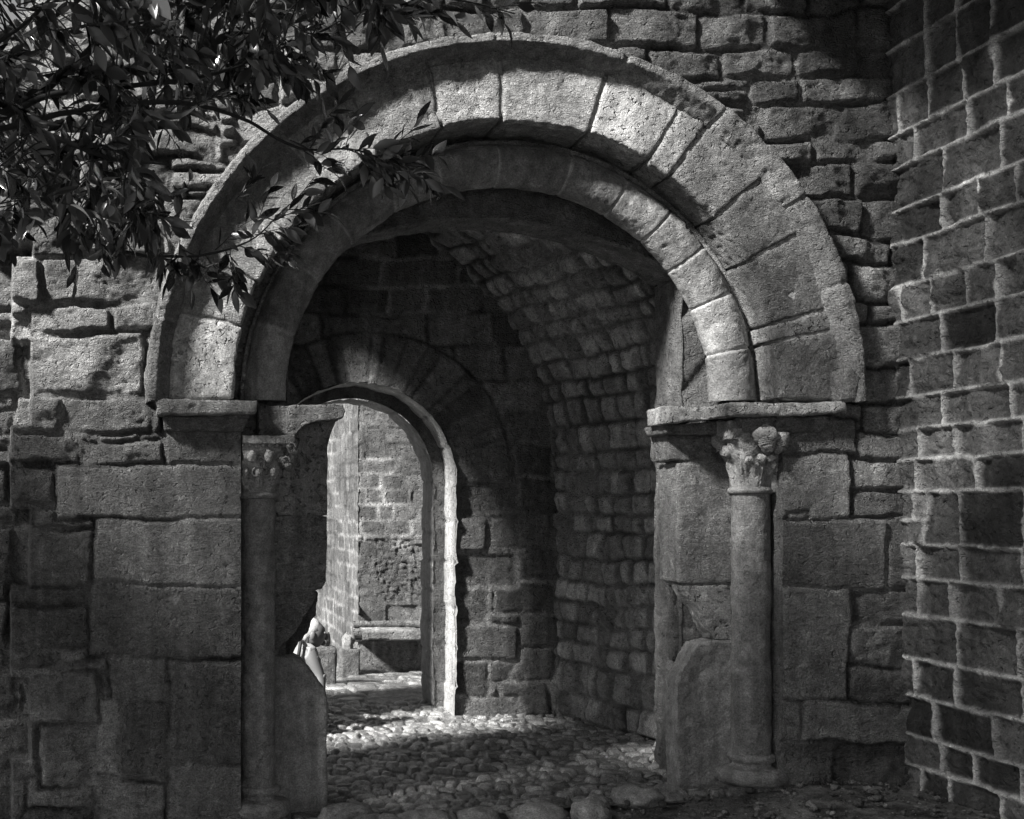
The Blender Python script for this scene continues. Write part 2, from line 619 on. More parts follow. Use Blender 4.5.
# the wall's solid core, so that it has its full thickness from any side
core = bmesh.new()
for b in [(0.12, OX0 - 0.02, 7.26, RY1, -0.4, 3.5), (OX1 + 0.02, 4.9, 7.44, RY1 + 0.02, -0.4, 6.0), (0.12, OX1 + 0.05, 7.44, RY1 + 0.01, 3.34, 5.4)]:
    t = box_mesh(*b)
    me_t = bpy.data.meshes.new('t')
    t.to_mesh(me_t)
    t.free()
    core.from_mesh(me_t)
me = bm_mesh(core)
set_tone(me, np.full(len(me.vertices), 0.2))
link('wall_core', me, M_WALL, wall, smooth=False)

# ================================================================== ARCH: hood, voussoirs, roll
acx, acz = (AC[0] - VX) / PPM, CH - (AC[1] - VY) / PPM
arch = empty('stone_arch', (acx, D, acz), 'round arch of voussoirs toned lighter for sunlight under a projecting hood with a fat roll inside', 'arch')


def pol(r_px, deg, y):
    """deg measured from the right springing, counter-clockwise."""
    r = r_px / PPM
    return (acx + r * math.cos(R(deg)), y, acz + r * math.sin(R(deg)))


def sector_block(r0, r1, a0, a1, Y0, Y1, voxel, n=8, sm=2, **kw):
    pts = []
    for k in range(n + 1):
        a = a0 + (a1 - a0) * k / n
        pts.append((pol(r1, a, Y0), pol(r1, a, Y1)))
    for k in range(n, -1, -1):
        a = a0 + (a1 - a0) * k / n
        pts.append((pol(r0, a, Y0), pol(r0, a, Y1)))
    return roughen(remeshed(bm_mesh(extrude_poly(pts, 1)), voxel, sm), **kw)


# joints between voussoirs, degrees, read off the photograph
joints = [-1.5, 10.8, 14.5, 28.5, 40.0, 53.0, 58.5, 72.5, 91.0, 103.5, 118.0, 131.0, 144.0, 156.0, 166.0, 181.5]
vt = [0.20, 0.23, 0.19, 0.21, 0.22, 0.25, 0.30, 0.34, 0.30, 0.25, 0.27, 0.25, 0.28, 0.30, 0.36]  # sunlight put into the tones: lighter at the crown and left springer
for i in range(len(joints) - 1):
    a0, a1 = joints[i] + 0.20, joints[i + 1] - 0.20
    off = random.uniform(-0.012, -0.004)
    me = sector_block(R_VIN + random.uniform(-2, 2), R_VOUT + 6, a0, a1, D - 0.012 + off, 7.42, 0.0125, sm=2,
                      amp=0.006, scale=8, pit=0.010, seed=i * 3.1, tone=vt[i] * (1.25 if i < 6 else 1.45), chip=0.004)  # top and left lightened further in place of full sun
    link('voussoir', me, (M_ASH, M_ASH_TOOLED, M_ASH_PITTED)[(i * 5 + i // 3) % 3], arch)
me = sector_block(R_VIN + 5, R_VOUT + 12, -1.5, 181.5, D - 0.007, 7.40, 0.016, n=90, sm=1, amp=0.004, scale=14, pit=0.003, seed=50, tone=0.42)
link('mortar_bed', me, M_REVEAL, arch)


def sweep(profile, a0, a1, n, cx, cz, name, mat, parent, seed, tone, amp=0.006, cuts=(), cut_d=0.012, cut_w=0.35, cut_tone=0.42, close=True, scale=9, pit=0.0):
    """profile: list of (radius m, y m) points swept round an arc; joints cut as narrow grooves."""
    pr = np.asarray(profile)
    ang = np.linspace(a0, a1, n)
    t = np.gradient(pr, axis=0)
    nn = np.stack([t[:, 1], -t[:, 0]], -1)
    nn /= np.maximum(np.linalg.norm(nn, axis=1, keepdims=True), 1e-9)
    base = np.zeros((n, len(pr), 3))
    ca, sa = np.cos(np.radians(ang))[:, None], np.sin(np.radians(ang))[:, None]

    def place(q):
        return np.stack([cx + q[..., 0] * ca, np.broadcast_to(q[..., 1], (n, len(pr))), cz + q[..., 0] * sa], -1)
    base = place(np.broadcast_to(pr, (n,) + pr.shape))
    hh = amp * fbm(base, scale, 4, 0.55, seed) - pit * np.clip(fbm(base, 34, 2, 0.5, seed + 5) - 0.2, 0, 1)
    tone_a = tone * (1 + 0.14 * fbm(base, 3, 3, 0.5, seed + 2))
    steps = np.zeros(n)
    rj = np.random.default_rng(int(seed * 10) + 1)
    for c in cuts:
        w = np.exp(-((ang - c - 0.25 * np.sin(ang)) / cut_w) ** 2)[:, None]
        hh = hh - cut_d * w
        tone_a = tone_a * (1 - w) + cut_tone * w
    cs = sorted(cuts)
    lev = rj.uniform(-1, 1, len(cs) + 1)
    k = np.searchsorted(cs, ang)
    hh = hh + (0.0025 * lev[k])[:, None]
    tone_a = tone_a * (1 + 0.14 * rj.uniform(-1, 1, len(cs) + 1)[k])[:, None]
    q = np.broadcast_to(pr, (n,) + pr.shape) + hh[..., None] * nn[None]
    V = place(q)
    me = grid_mesh(V, None, tone_a)
    if close:
        bm = bmesh.new()
        bm.from_mesh(me)
        bmesh.ops.holes_fill(bm, edges=[e for e in bm.edges if e.is_boundary], sides=0)
        bm.to_mesh(me)
        bm.free()
    return link(name, me, mat, parent)


def densify(pts, step):
    out = []
    for a, b in zip(pts[:-1], pts[1:]):
        a, b = np.array(a), np.array(b)
        n = max(1, int(np.linalg.norm(b - a) / step))
        for k in range(n):
            out.append(a + (b - a) * k / n)
    out.append(np.array(pts[-1]))
    return np.array(out)


# hood mould: flat outer fillet and a hollow chamfer falling to the voussoirs
ro, ri = R_HOOD / PPM, R_VOUT / PPM
HP = 0.105
prof = [(ri - 0.004, D + 0.02), (ri, D - 0.008), (ri + 0.012, D - 0.03), (ri + 0.040, D - 0.06), (ri + 0.072, D - HP + 0.006), (ri + 0.078, D - HP),
        (ro - 0.004, D - HP + 0.002), (ro, D - HP + 0.01), (ro + 0.02, D + 0.06)]
sweep(densify(prof, 0.009), -1.8, 181.6, 620, acx - 0.02, acz, 'hood_mould', M_ASH, arch, 1.3, 0.27, amp=0.009,
      cuts=[18, 33, 52, 70, 92, 110, 131, 152, 168], cut_d=0.014, cut_w=0.3, pit=0.008)

# fat roll moulding and the thin fillet outside it
TY = 7.27
tcx, tcz = wx(498, TY), wz(400, TY)
TR, Tr = 234 * TY / F, 0.122
th = np.linspace(R(-130), R(150), 46)
prof = np.stack([TR + Tr * np.sin(th), TY - Tr * np.cos(th)], -1)
roll_cuts = [12, 25, 37, 48, 60, 74, 91, 106, 119, 133, 147, 163]
sweep(prof, -0.5, 180.5, 640, tcx, tcz, 'roll_moulding', M_SMOOTH, arch, 2.7, 0.22, amp=0.006, cuts=roll_cuts, cut_d=0.010, cut_w=0.32, cut_tone=0.42, pit=0.006)
prof = densify([(TR + Tr - 0.012, TY + 0.10), (TR + Tr - 0.006, TY - 0.035), (TR + Tr + 0.018, TY - 0.04), (TR + Tr + 0.026, TY + 0.10)], 0.01)
sweep(prof, -0.5, 180.5, 500, tcx, tcz, 'fillet', M_ASH, arch, 3.9, 0.32, amp=0.004, cuts=roll_cuts, cut_d=0.005)
# hood stop at the right end
me = px_block([(838, 372), (852, 366), (859, 376), (858, 401), (840, 401)], D - 0.10, D + 0.05, 0.012, amp=0.010, scale=12, seed=5.5, tone=0.27)
link('hood_stop', me, M_ASH, arch)

# ================================================================== IMPOSTS
im = empty('impost', tuple(P(206, 415, 7.0)), 'short hammered impost slab on the left pier below the bright voussoir', 'impost')
link('slab', px_block([(155, 398), (205, 400), (258, 400), (257, 413), (210, 415), (157, 415)], 6.90, 7.30, 0.011, 1, amp=0.006, scale=16, pit=0.008, seed=1.1, tone=0.42), M_ASH_TOOLED, im)
link('bed_moulding', px_block([(163, 416), (250, 414), (243, 431), (164, 431)], 6.955, 7.30, 0.014, 2, amp=0.006, seed=1.5, tone=0.20), M_ASH, im)

im = empty('impost', tuple(P(300, 438, 7.2)), 'scroll-edged impost slab above the left capital and jamb', 'impost')
link('slab', px_block([(258, 406), (343, 404), (346, 411), (343, 418), (336, 420), (318, 421), (306, 425), (298, 432), (294, 438), (258, 438)],
                      7.10, 7.56, 0.010, 1, amp=0.005, scale=14, pit=0.006, seed=2.1, tone=0.25), M_ASH, im)

im = empty('impost', tuple(P(750, 420, 7.0)), 'long chipped impost slab across the right pier, capital and jamb', 'impost')
link('slab', px_block([(722, 404), (745, 402), (800, 403), (846, 401), (848, 411), (815, 415), (790, 417), (765, 415), (738, 416), (724, 417)],
                      6.91, 7.30, 0.011, 1, amp=0.007, scale=14, pit=0.008, seed=3.1, tone=0.34), M_ASH_PITTED, im)
link('slab', px_block([(668, 405), (690, 406), (705, 408), (726, 404), (740, 404), (740, 416), (722, 418), (700, 421), (688, 420), (676, 423), (666, 424)],
                      7.04, 7.33, 0.011, 1, amp=0.006, scale=14, pit=0.008, seed=3.6, tone=0.34), M_ASH_PITTED, im)
link('bed_moulding', px_block([(740, 417), (832, 416), (822, 432), (744, 432)], 6.965, 7.30, 0.014, 2, amp=0.006, seed=3.9, tone=0.2), M_ASH, im)
link('bed_moulding', px_block([(664, 424), (735, 420), (735, 434), (676, 435), (666, 434)], 7.15, 7.45, 0.014, 2, amp=0.006, seed=4.1, tone=0.2), M_ASH, im)


# ================================================================== COLUMNS
def lathe(prof, cx, cy, seg, seed, tone, amp=0.004, pit=0.006, scale=8, rfun=None):
    """prof: list of (radius, z)."""
    pr = np.asarray(prof)
    a = np.linspace(0, 2 * np.pi, seg, endpoint=False)
    rr_ = np.broadcast_to(pr[:, 0][:, None], (len(pr), seg)).copy()
    zz = np.broadcast_to(pr[:, 1][:, None], (len(pr), seg)).copy()
    if rfun is not None:
        rr_ = rfun(rr_, zz, np.broadcast_to(a, rr_.shape))
    V = np.stack([cx + rr_ * np.cos(a), cy + rr_ * np.sin(a), zz], -1)
    hh = amp * fbm(V, scale, 4, 0.55, seed) - pit * np.clip(fbm(V, 34, 2, 0.5, seed + 4) - 0.2, 0, 1)
    V[..., 0] += hh * np.cos(a)
    V[..., 1] += hh * np.sin(a)
    tn_ = tone * (1 + 0.15 * fbm(V, 3, 3, 0.5, seed))
    ny, nx = rr_.shape
    idx = np.arange(ny * nx).reshape(ny, nx)
    nxt = np.roll(idx, -1, 1)
    q = np.stack([idx[:-1], nxt[:-1], nxt[1:], idx[1:]], -1).reshape(-1, 4)
    me = mesh_np(V.reshape(-1, 3), q, tn_.ravel())
    bm = bmesh.new()
    bm.from_mesh(me)
    bmesh.ops.holes_fill(bm, edges=[e for e in bm.edges if e.is_boundary], sides=0)
    bm.to_mesh(me)
    bm.free()
    return me


def ball_mesh(c, r, seed, tone=0.25, sub=3, sc=(1, 1, 1), amp=0.15):
    bm = bmesh.new()
    bmesh.ops.create_icosphere(bm, subdivisions=sub, radius=1.0)
    p = np.array([v.co[:] for v in bm.verts])
    k = 1 + amp * fbm(p, 1.6, 3, 0.5, seed)
    p = p * k[:, None] * r * np.array(sc) + np.array(c)
    for v, q in zip(bm.verts, p):
        v.co = Vector(q)
    me = bm_mesh(bm)
    set_tone(me, np.full(len(me.vertices), tone))
    return me


def tube_mesh(pts, rad, seg=8, tone=0.2):
    pts = [np.array(p, float) for p in pts]
    rad = rad if hasattr(rad, '__len__') else [rad] * len(pts)
    V = []
    n = len(pts)
    prev = None
    for i, p in enumerate(pts):
        t = pts[min(i + 1, n - 1)] - pts[max(i - 1, 0)]
        t = t / max(np.linalg.norm(t), 1e-9)
        ref = prev if prev is not None else (np.array([0, 0, 1.0]) if abs(t[2]) < 0.9 else np.array([1.0, 0, 0]))
        u = ref - t * np.dot(ref, t)
        u = u / max(np.linalg.norm(u), 1e-9)
        prev = u
        w = np.cross(t, u)
        for k in range(seg):
            a = 2 * math.pi * k / seg
            V.append(p + rad[i] * (math.cos(a) * u + math.sin(a) * w))
    q = []
    for i in range(n - 1):
        for k in range(seg):
            q.append((i * seg + k, i * seg + (k + 1) % seg, (i + 1) * seg + (k + 1) % seg, (i + 1) * seg + k))
    return mesh_np(np.array(V), np.array(q), np.full(len(V), tone))


def join_meshes(ms):
    bm = bmesh.new()
    for m in ms:
        bm.from_mesh(m)
    me = bpy.data.meshes.new('m')
    bm.to_mesh(me)
    bm.free()
    return me


def catmull(pts, n=6):
    p = [np.array(a, float) for a in pts]
    p = [2 * p[0] - p[1]] + p + [2 * p[-1] - p[-2]]
    out = []
    for i in range(1, len(p) - 2):
        for k in range(n):
            t = k / n
            out.append(0.5 * (2 * p[i] + (p[i + 1] - p[i - 1]) * t + (2 * p[i - 1] - 5 * p[i] + 4 * p[i + 1] - p[i + 2]) * t * t
                              + (-p[i - 1] + 3 * p[i] - 3 * p[i + 1] + p[i + 2]) * t ** 3))
    out.append(p[-2])
    return out


CY = 7.165


def column(cpx, top, cap_top, bot, rad, label, style):
    cx = wx(cpx, CY)
    zt, zc, zb = wz(top, CY), wz(cap_top, CY), wz(bot, CY)
    c = empty('column', (cx, CY, zb - 0.2), label, 'column', 'columns flanking the arch')
    zs = np.linspace(zb - 0.01, zt + 0.01, 150)
    drum = zb + 0.19
    r = rad * (1 - 0.03 * (zs - zb) / (zt - zb)) - 0.006 * np.exp(-((zs - drum) / 0.008) ** 2)
    link('shaft', lathe(np.stack([r, zs], -1), cx, CY, 90, cpx, 0.21, 0.005, 0.007), M_SMOOTH, c)
    # base: fillet, hollow, wide torus, plinth
    bp = [(rad * 1.00, zb + 0.012), (rad * 1.16, zb + 0.006), (rad * 1.24, zb - 0.012), (rad * 1.16, zb - 0.03), (rad * 1.02, zb - 0.040), (rad * 1.0, zb - 0.058), (rad * 1.25, zb - 0.068)]
    for k in range(13):
        a = R(90 - k * 15)
        bp.append((rad * 1.42 + 0.046 * math.cos(a), zb - 0.115 + 0.047 * math.sin(a)))
    bp += [(rad * 1.25, zb - 0.165), (rad * 1.25, zb - 0.3)]
    bs = link('base', lathe(densify(bp, 0.006), cx, CY, 90, cpx + 3, 0.24, 0.007, 0.008), M_SMOOTH, c)
    pb = roughen(remeshed(bm_mesh(box_mesh(cx - rad * 1.75, cx + rad * 1.75, CY - rad * 1.6, CY + 0.14, zb - 0.36, zb - 0.158)), 0.015, 4), amp=0.02, scale=8, seed=cpx, tone=0.23)
    link('plinth', pb, M_ASH, bs)
    # capital: round at the neck, square under its abacus, deeply carved
    H = zc - zt
    zs = np.linspace(zt - 0.012, zc, 70)
    u = (zs - zt) / H
    flare = rad * (1.0 + (0.70 if style else 0.80) * np.clip(u, 0, 1) ** 1.6)

    def rf(rr_, zz, aa):
        u = np.clip((zz - zt) / H, 0, 1)
        sq = 1.0 / np.maximum(np.abs(np.cos(aa)), np.abs(np.sin(aa)))
        sq = np.minimum(sq, 1.30)
        k = np.clip((u - 0.1) / 0.6, 0, 1)
        r = rr_ * (1 * (1 - k) + sq * k)
        # lower ring of leaves with raised ribs, hollows between
        lf = np.cos(aa * 8)
        low = np.clip(1 - np.abs(u - 0.34) / 0.30, 0, 1)
        r = r + 0.018 * low * np.clip(lf, -0.7, 1)
        up = np.clip(1 - np.abs(u - 0.66) / 0.24, 0, 1)
        r = r + (0.018 if style else 0.024) * up * np.cos(aa * 8 + math.pi)
        r = r + 0.006 * low * np.cos(aa * 40) * np.clip(lf, 0, 1)
        r = r - 0.014 * np.exp(-((u - 0.84) / 0.05) ** 2)
        return r
    cap = link('capital', lathe(np.stack([flare, zs], -1), cx, CY, 240, cpx + 7, 0.235, 0.006, 0.006, 14, rf), M_CARVE, c)
    ar = [(rad * 0.95, zt - 0.03), (rad * 1.12, zt - 0.025), (rad * 1.2, zt - 0.010), (rad * 1.12, zt + 0.006), (rad * 0.95, zt + 0.010)]
    link('astragal', lathe(densify(ar, 0.005), cx, CY, 90, cpx + 9, 0.24, 0.002, 0.003), M_SMOOTH, cap)
    aw = rad * (1.66 if style else 1.86)
    if style == 0:
        ab = roughen(remeshed(bm_mesh(box_mesh(cx - aw, cx + aw, CY - aw, CY + 0.12, zc - 0.046, zc + 0.004)), 0.008, 1), amp=0.005, scale=18, pit=0.006, seed=2.2, tone=0.27)
        link('abacus', ab, M_CARVE, cap)
        # trefoil interlace on the front and curled leaf tips at the corners
        rb = rad * 1.24
        zf = zt + H * 0.44
        pts = []
        for k in range(49):
            a = 2 * math.pi * k / 48
            q = 0.040 + 0.017 * math.cos(3 * a)
            x = q * math.sin(a)
            z = q * math.cos(a) * 1.15
            pts.append((cx + 0.012 + x, CY - rb - 0.003 - 0.14 * (z + 0.02) + 0.9 * x * x, zf + z))
        ctr = np.array([cx + 0.012, CY - rb - 0.012, zf])
        pts2 = [tuple(ctr + (np.array(q_) - ctr) * np.array([0.62, 1, 0.62])) for q_ in pts]
        link('interlace', join_meshes([tube_mesh(pts, 0.006, 8, 0.19), tube_mesh(pts2, 0.0045, 8, 0.19)]), M_CARVE, cap)
        for sx, zk in ((1, 0.56), (1, 0.80)):
            ms = []
            q = 0.9 if zk < 0.7 else 1.04
            for k in range(4):
                ms.append(ball_mesh((cx + sx * (aw * q - 0.018 - 0.012 * k), CY - aw * q + 0.030 + 0.012 * (k % 2) - 0.004 * k, zt + H * zk + 0.014 * (k - 1.5)), 0.024 - 0.003 * k, k + zk * 9, 0.25, 2, (1.1, 1.1, 0.8), 0.25))
            spr = []
            for k in range(26):
                a = k * 0.5
                rr_ = 0.030 * (1 - k / 30)
                spr.append((cx + sx * (aw * q - 0.03 + rr_ * math.cos(a) * 0.8), CY - aw * q + 0.006 + 0.001 * k, zt + H * zk + rr_ * math.sin(a)))
            ms.append(tube_mesh(spr, 0.006, 6, 0.26))
            link('leaf_scroll', join_meshes(ms), M_CARVE, cap)
        # curled leaf tips standing out from the bell in two rows
        for row, (zk, rq, rs) in enumerate(((0.66, 1.62, 0.027), (0.38, 1.30, 0.020))):
            for k in range(6):
                aa_ = R(-165 + 30 * k + 15 * row)
                rr_ = rad * rq * (1.12 if k % 2 else 1.0)
                c0 = np.array([cx + rr_ * math.cos(aa_), CY + rr_ * math.sin(aa_), zt + H * zk])
                ms = [ball_mesh(c0, rs, k + row * 7.3, 0.24, 3, (0.9, 0.9, 1.25), 0.2), ball_mesh(c0 + np.array([0.25 * rs * math.cos(aa_), 0.25 * rs * math.sin(aa_), -rs * 0.9]), rs * 0.62, k + 3.1, 0.24, 2, (1, 1, 0.8), 0.2)]
                link('leaf_tip', join_meshes(ms), M_CARVE, cap)
        # toothed edge below the abacus
        ms = [ball_mesh((cx - aw + 0.02 + k * (2 * aw - 0.04) / 9, CY - aw + 0.022, zc - 0.050), 0.015, k, 0.19, 2, (1, 0.8, 0.9)) for k in range(10)]
        link('beading', join_meshes(ms), M_CARVE, cap)
    else:
        # a row of worn carved heads above the bell
        hd = [(-0.98, 0.80, 0.050, 0.2), (-0.62, 0.84, 0.040, 0.05), (-0.14, 0.88, 0.062, -0.02), (-0.06, 0.70, 0.042, -0.03), (0.48, 0.84, 0.046, 0.0), (0.46, 0.68, 0.036, 0.01), (1.0, 0.80, 0.056, 0.08), (-0.9, 0.64, 0.040, 0.15),
              (-0.12, 0.50, 0.028, 0.02), (0.24, 0.50, 0.026, 0.02), (-0.5, 0.47, 0.024, 0.03), (0.8, 0.5, 0.028, 0.05)]
        for k, (sx, zk, rr_, dy) in enumerate(hd):
            c0 = (cx + sx * aw * 0.95, CY - aw * 1.02 + dy, zt + H * zk)
            ms = [ball_mesh(c0, rr_, k * 1.7, 0.25, 3, (0.95, 0.85, 0.92), 0.28)]
            if rr_ > 0.045:
                for j in range(4):
                    ms.append(tube_mesh([(c0[0] - rr_ * 0.8 + t_ * rr_ * 1.6, c0[1] - rr_ * 0.80 + 0.6 * rr_ * (2 * t_ - 1) ** 2, c0[2] - rr_ * 0.2 - 0.011 * j - 0.012 * abs(2 * t_ - 1)) for t_ in np.linspace(0.08, 0.92, 8)], 0.0045, 6, 0.26))
            link('carved_boss', join_meshes(ms), M_CARVE, cap)
        ab = roughen(remeshed(bm_mesh(box_mesh(cx - aw * 1.1, cx + aw * 1.12, CY - aw * 0.8, CY + 0.12, zc - 0.07, zc + 0.05)), 0.012, 2), amp=0.012, scale=12, seed=3.2, tone=0.2)
        link('abacus', ab, M_CARVE, cap)
        slabr = roughen(remeshed(bm_mesh(box_mesh(cx + 0.07, cx + 0.165, CY - 0.10, CY + 0.12, zt - 0.02, zt + H * 0.5)), 0.010, 1), amp=0.006, scale=12, seed=3.9, tone=0.24)
        link('corner_leaf', slabr, M_CARVE, cap)
    if style == 0:      # the carving dies into the pier's corner
        for o_ in [cap] + list(cap.children):
            lim = 0.517 - world_of(o_)[0]
            co, no = get_vn(o_.data)
            co[:, 0] = np.maximum(co[:, 0], lim)
            o_.data.vertices.foreach_set('co', co.ravel())
            o_.data.update()
    return c


column(257, 494, 438, 786, 0.106, 'engaged column with a crisp leaf capital, beside the seated person', 0)
column(751, 489, 430, 754, 0.106, 'engaged column with a worn capital of carved heads, near the block wall', 1)

# ================================================================== JAMBS
JY0, JY1 = 7.22, 7.60
jl = empty('jamb', tuple(P(300, 819, JY0)), 'smooth jamb beside the leaf capital, its arris broken above the low stone', 'jamb')
link('jamb_stone', px_block([(236, 412), (336, 412), (336, 424), (331, 433), (328, 448), (327, 515), (236, 515)], JY0, JY1, 0.011, 1, amp=0.004, pit=0.006, seed=11, tone=0.27), M_ASH_PITTED, jl)
link('jamb_stone', px_block([(236, 516.5), (327, 516.5), (327, 582), (322, 590), (236, 590)], JY0 + 0.003, JY1, 0.011, 1, amp=0.004, pit=0.006, seed=12, tone=0.25), M_ASH, jl)
link('broken_stone', px_block([(236, 592), (317, 592), (313, 603), (305, 618), (297, 632), (284, 645), (272, 652), (236, 653)], JY0 + 0.006, JY0 + 0.14, 0.012, 2, amp=0.008, pit=0.008, seed=13, tone=0.25), M_ASH, jl)
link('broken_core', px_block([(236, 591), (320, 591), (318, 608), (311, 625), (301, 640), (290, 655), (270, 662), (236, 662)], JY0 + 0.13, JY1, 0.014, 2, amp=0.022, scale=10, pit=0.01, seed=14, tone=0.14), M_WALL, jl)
link('lower_stone', px_block([(236, 654), (276, 655), (294, 657), (306, 664), (317, 678), (325, 690), (328, 706), (327, 850), (236, 850)], JY0 - 0.015, JY1, 0.012, 2, amp=0.014, scale=6, pit=0.010, seed=15, tone=0.23), M_SMOOTH, jl)

link('mortar', px_block([(238, 420), (323, 430), (323, 588), (314, 592), (300, 618), (280, 646), (270, 700), (238, 700)], JY0 + 0.016, JY1 - 0.02, 0.016, 1, amp=0.003, seed=16, tone=0.3), M_ASH, jl)

JR1 = 7.50
jr = empty('jamb', tuple(P(700, 800, JY0)), 'tall jamb below the long impost, a wedge-shaped hollow broken out above its foot', 'jamb')
link('jamb_stone', px_block([(668, 434), (745, 434), (745, 461), (668, 461)], JY0 + 0.01, JR1, 0.011, 1, amp=0.010, pit=0.008, seed=21, tone=0.22), M_ASH, jr)
link('jamb_stone', px_block([(678, 462.5), (745, 462.5), (745, 583), (690, 584), (679, 583)], JY0, JR1, 0.011, 1, amp=0.006, pit=0.006, seed=22, tone=0.34), M_ASH_TOOLED, jr)
link('broken_stone', px_block([(682, 585.5), (745, 585.5), (745, 640), (716, 641), (706, 628), (697, 608), (686, 596)], JY0 + 0.003, JY0 + 0.16, 0.012, 2, amp=0.007, pit=0.008, seed=23, tone=0.34), M_ASH_PITTED, jr)
link('broken_core', px_block([(672, 585), (745, 585), (745, 660), (690, 662), (672, 662)], JY0 + 0.21, JR1, 0.014, 2, amp=0.022, scale=9, pit=0.01, seed=24, tone=0.10), M_WALL, jr)  # core toned dark to stand in for shade in the hollow
link('lower_stone', px_block([(745, 641), (710, 641), (698, 644), (690, 656), (682, 670), (676, 684), (677, 740), (679, 830), (745, 830)], JY0 - 0.02, JY0 + 0.16, 0.012, 2, amp=0.014, scale=6, pit=0.010, seed=25, tone=0.22), M_SMOOTH, jr)

link('mortar', px_block([(684, 440), (742, 440), (742, 700), (720, 700), (716, 630), (700, 600), (690, 588), (684, 586)], JY0 + 0.016, JY1 - 0.1, 0.016, 1, amp=0.003, seed=26, tone=0.34), M_ASH, jr)

# ================================================================== RIGHT-HAND BLOCK WALL
rows_px = [-330, -285, -240, -195, -150, -108, -68, -30, 10, 52, 97, 137, 170, 212, 246, 288, 323, 361, 398, 430, 460, 491, 543, 577, 613, 656, 693, 733, 762, 800, 850]
ppm3 = 178.0
gu, gv = np.meshgrid(np.arange(0, 3.2 * ppm3, 1.5), np.arange(-330, 850, 1.5))     # u = px-like distance from corner towards the viewer
rl = []
rgw = np.random.default_rng(12)
for a, b in zip(rows_px[:-1], rows_px[1:]):
    x = -rgw.uniform(0, 50)
    while x < 3.3 * ppm3:
        w = rgw.uniform(40, 95)
        rl.append((x, a, x + w, b, 'block'))
        x += w
A2 = rl.append
# the small pieces the photograph shows in the row below eye level
A2((-5, 491, 22, 520, 'block')); A2((-5, 520, 40, 543, 'block')); A2((22, 491, 46, 520, 'block'))
KB = dict(KINDS)
KB['block'] = (1.25, 1.3, 0.0, 0.028, 0.010, 0.08)
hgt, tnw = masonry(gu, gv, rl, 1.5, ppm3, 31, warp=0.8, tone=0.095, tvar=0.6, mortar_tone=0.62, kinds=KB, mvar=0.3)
# raised ribbon pointing: stones lie behind the mortar
hgt = hgt - 0.010 + 0.014 * blur(1 - masonry.stone, 1)
Zr = CH - (gv - VY) / ppm3
batter = 4.135 + (4.43 - Zr) * 0.028
Vr = np.stack([batter - hgt, D + 0.02 - gu / ppm3, Zr], -1)
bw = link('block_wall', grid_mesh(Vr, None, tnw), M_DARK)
tag(bw, 'dark block wall with raised pale mortar joints meeting the arch wall at right angles', 'wall')
bb = box_mesh(4.33, 4.75, D - 3.2, D + 0.3, -0.4, 6.2)
me = bm_mesh(bb)
set_tone(me, np.full(8, 0.08))
link('wall_core', me, M_DARK, bw, smooth=False)

# ================================================================== PASSAGE: vault, back wall, inner doorway
BY = 9.46
VSH = 0.31
vcx, vcz, VR = wx(266, BY), wz(480, BY), 289 * BY / F
y0v = 7.70
L1 = vcz + 0.25                   # vertical part, starting just below the floor
arc_len = VR * R(150)
step_m = 0.0125
gu, gv = np.meshgrid(np.arange(0, BY + 0.05 - y0v, step_m), np.arange(0, L1 + arc_len, step_m))
rl = []
rgv = np.random.default_rng(17)
yv = [0]
while yv[-1] < (L1 + arc_len) * 100:
    yv.append(yv[-1] + rgv.uniform(13, 20) * (1 if yv[-1] > 60 else 1.35))
course_rects(-5, 200, yv, 9, 24, rgv, 'vault', rl)
KV = dict(KINDS)
KV['vault'] = (0.7, 1.3, 0.030, 0.012, 0.012, 0.10)
hv, tv = masonry(gu * 100, gv * 100, rl, step_m * 100, 100, 41, warp=2.2, tone=0.32, tvar=0.40, mortar_tone=0.14, kinds=KV)
hv = hv - 0.0
Yv = BY + 0.03 - gu
shx = VSH * (BY - Yv)
a = np.clip((gv - L1) / VR, 0, None)
on_arc = gv > L1
nx_ = np.where(on_arc, -np.cos(a), -1.0)
nz_ = np.where(on_arc, -np.sin(a), 0.0)
Xb = np.where(on_arc, vcx + VR * np.cos(a), vcx + VR) + shx
Zb = np.where(on_arc, vcz + VR * np.sin(a), gv - 0.25)
Vv = np.stack([Xb + nx_ * hv, Yv, Zb + nz_ * hv], -1)
CUT_A, CUT_Y = [109, 114, 120, 130, 140, 150], [8.75, 8.60, 8.36, 8.18, 8.02, 7.9]      # unseen vault edge
keep = (a < R(109) + 0.04 * n3(Vv, 3.0, 3)) | (Yv < np.interp(np.degrees(a), CUT_A, CUT_Y) + 0.04 * n3(Vv, 4.0, 5))
vault = link('vault', grid_mesh(Vv, keep, tv), M_VAULT)
tag(vault, 'curved passage vault and side wall of small squared rubble', 'vault')
# vault's outer skin keeps daylight out of the joints
aa = np.concatenate([np.array([[vcx + VR + 0.25, -0.3]]), np.array([[vcx + (VR + 0.25) * math.cos(R(t)), vcz + (VR + 0.25) * math.sin(R(t))] for t in range(0, 111, 5)])])
Vs = np.stack([np.stack([aa[:, 0] + VSH * (BY - y) + 0.02, np.full(len(aa), y), aa[:, 1]], -1) for y in (7.5, BY + 0.4)])
link('vault_back', grid_mesh(Vs, None, np.full(Vs.shape[:2], 0.2)), M_VAULT, vault, smooth=False)
dg_ = np.arange(107, 152, 3)
Vs = np.stack([np.stack([vcx + (VR + 0.2) * np.cos(np.radians(dg_)) + VSH * (BY - yy) + 0.02, yy, vcz + (VR + 0.2) * np.sin(np.radians(dg_))], -1)
               for yy in (np.full(len(dg_), 7.5), np.interp(dg_, CUT_A, CUT_Y))])
link('vault_back', grid_mesh(Vs, None, np.full(Vs.shape[:2], 0.2)), M_VAULT, vault, smooth=False)

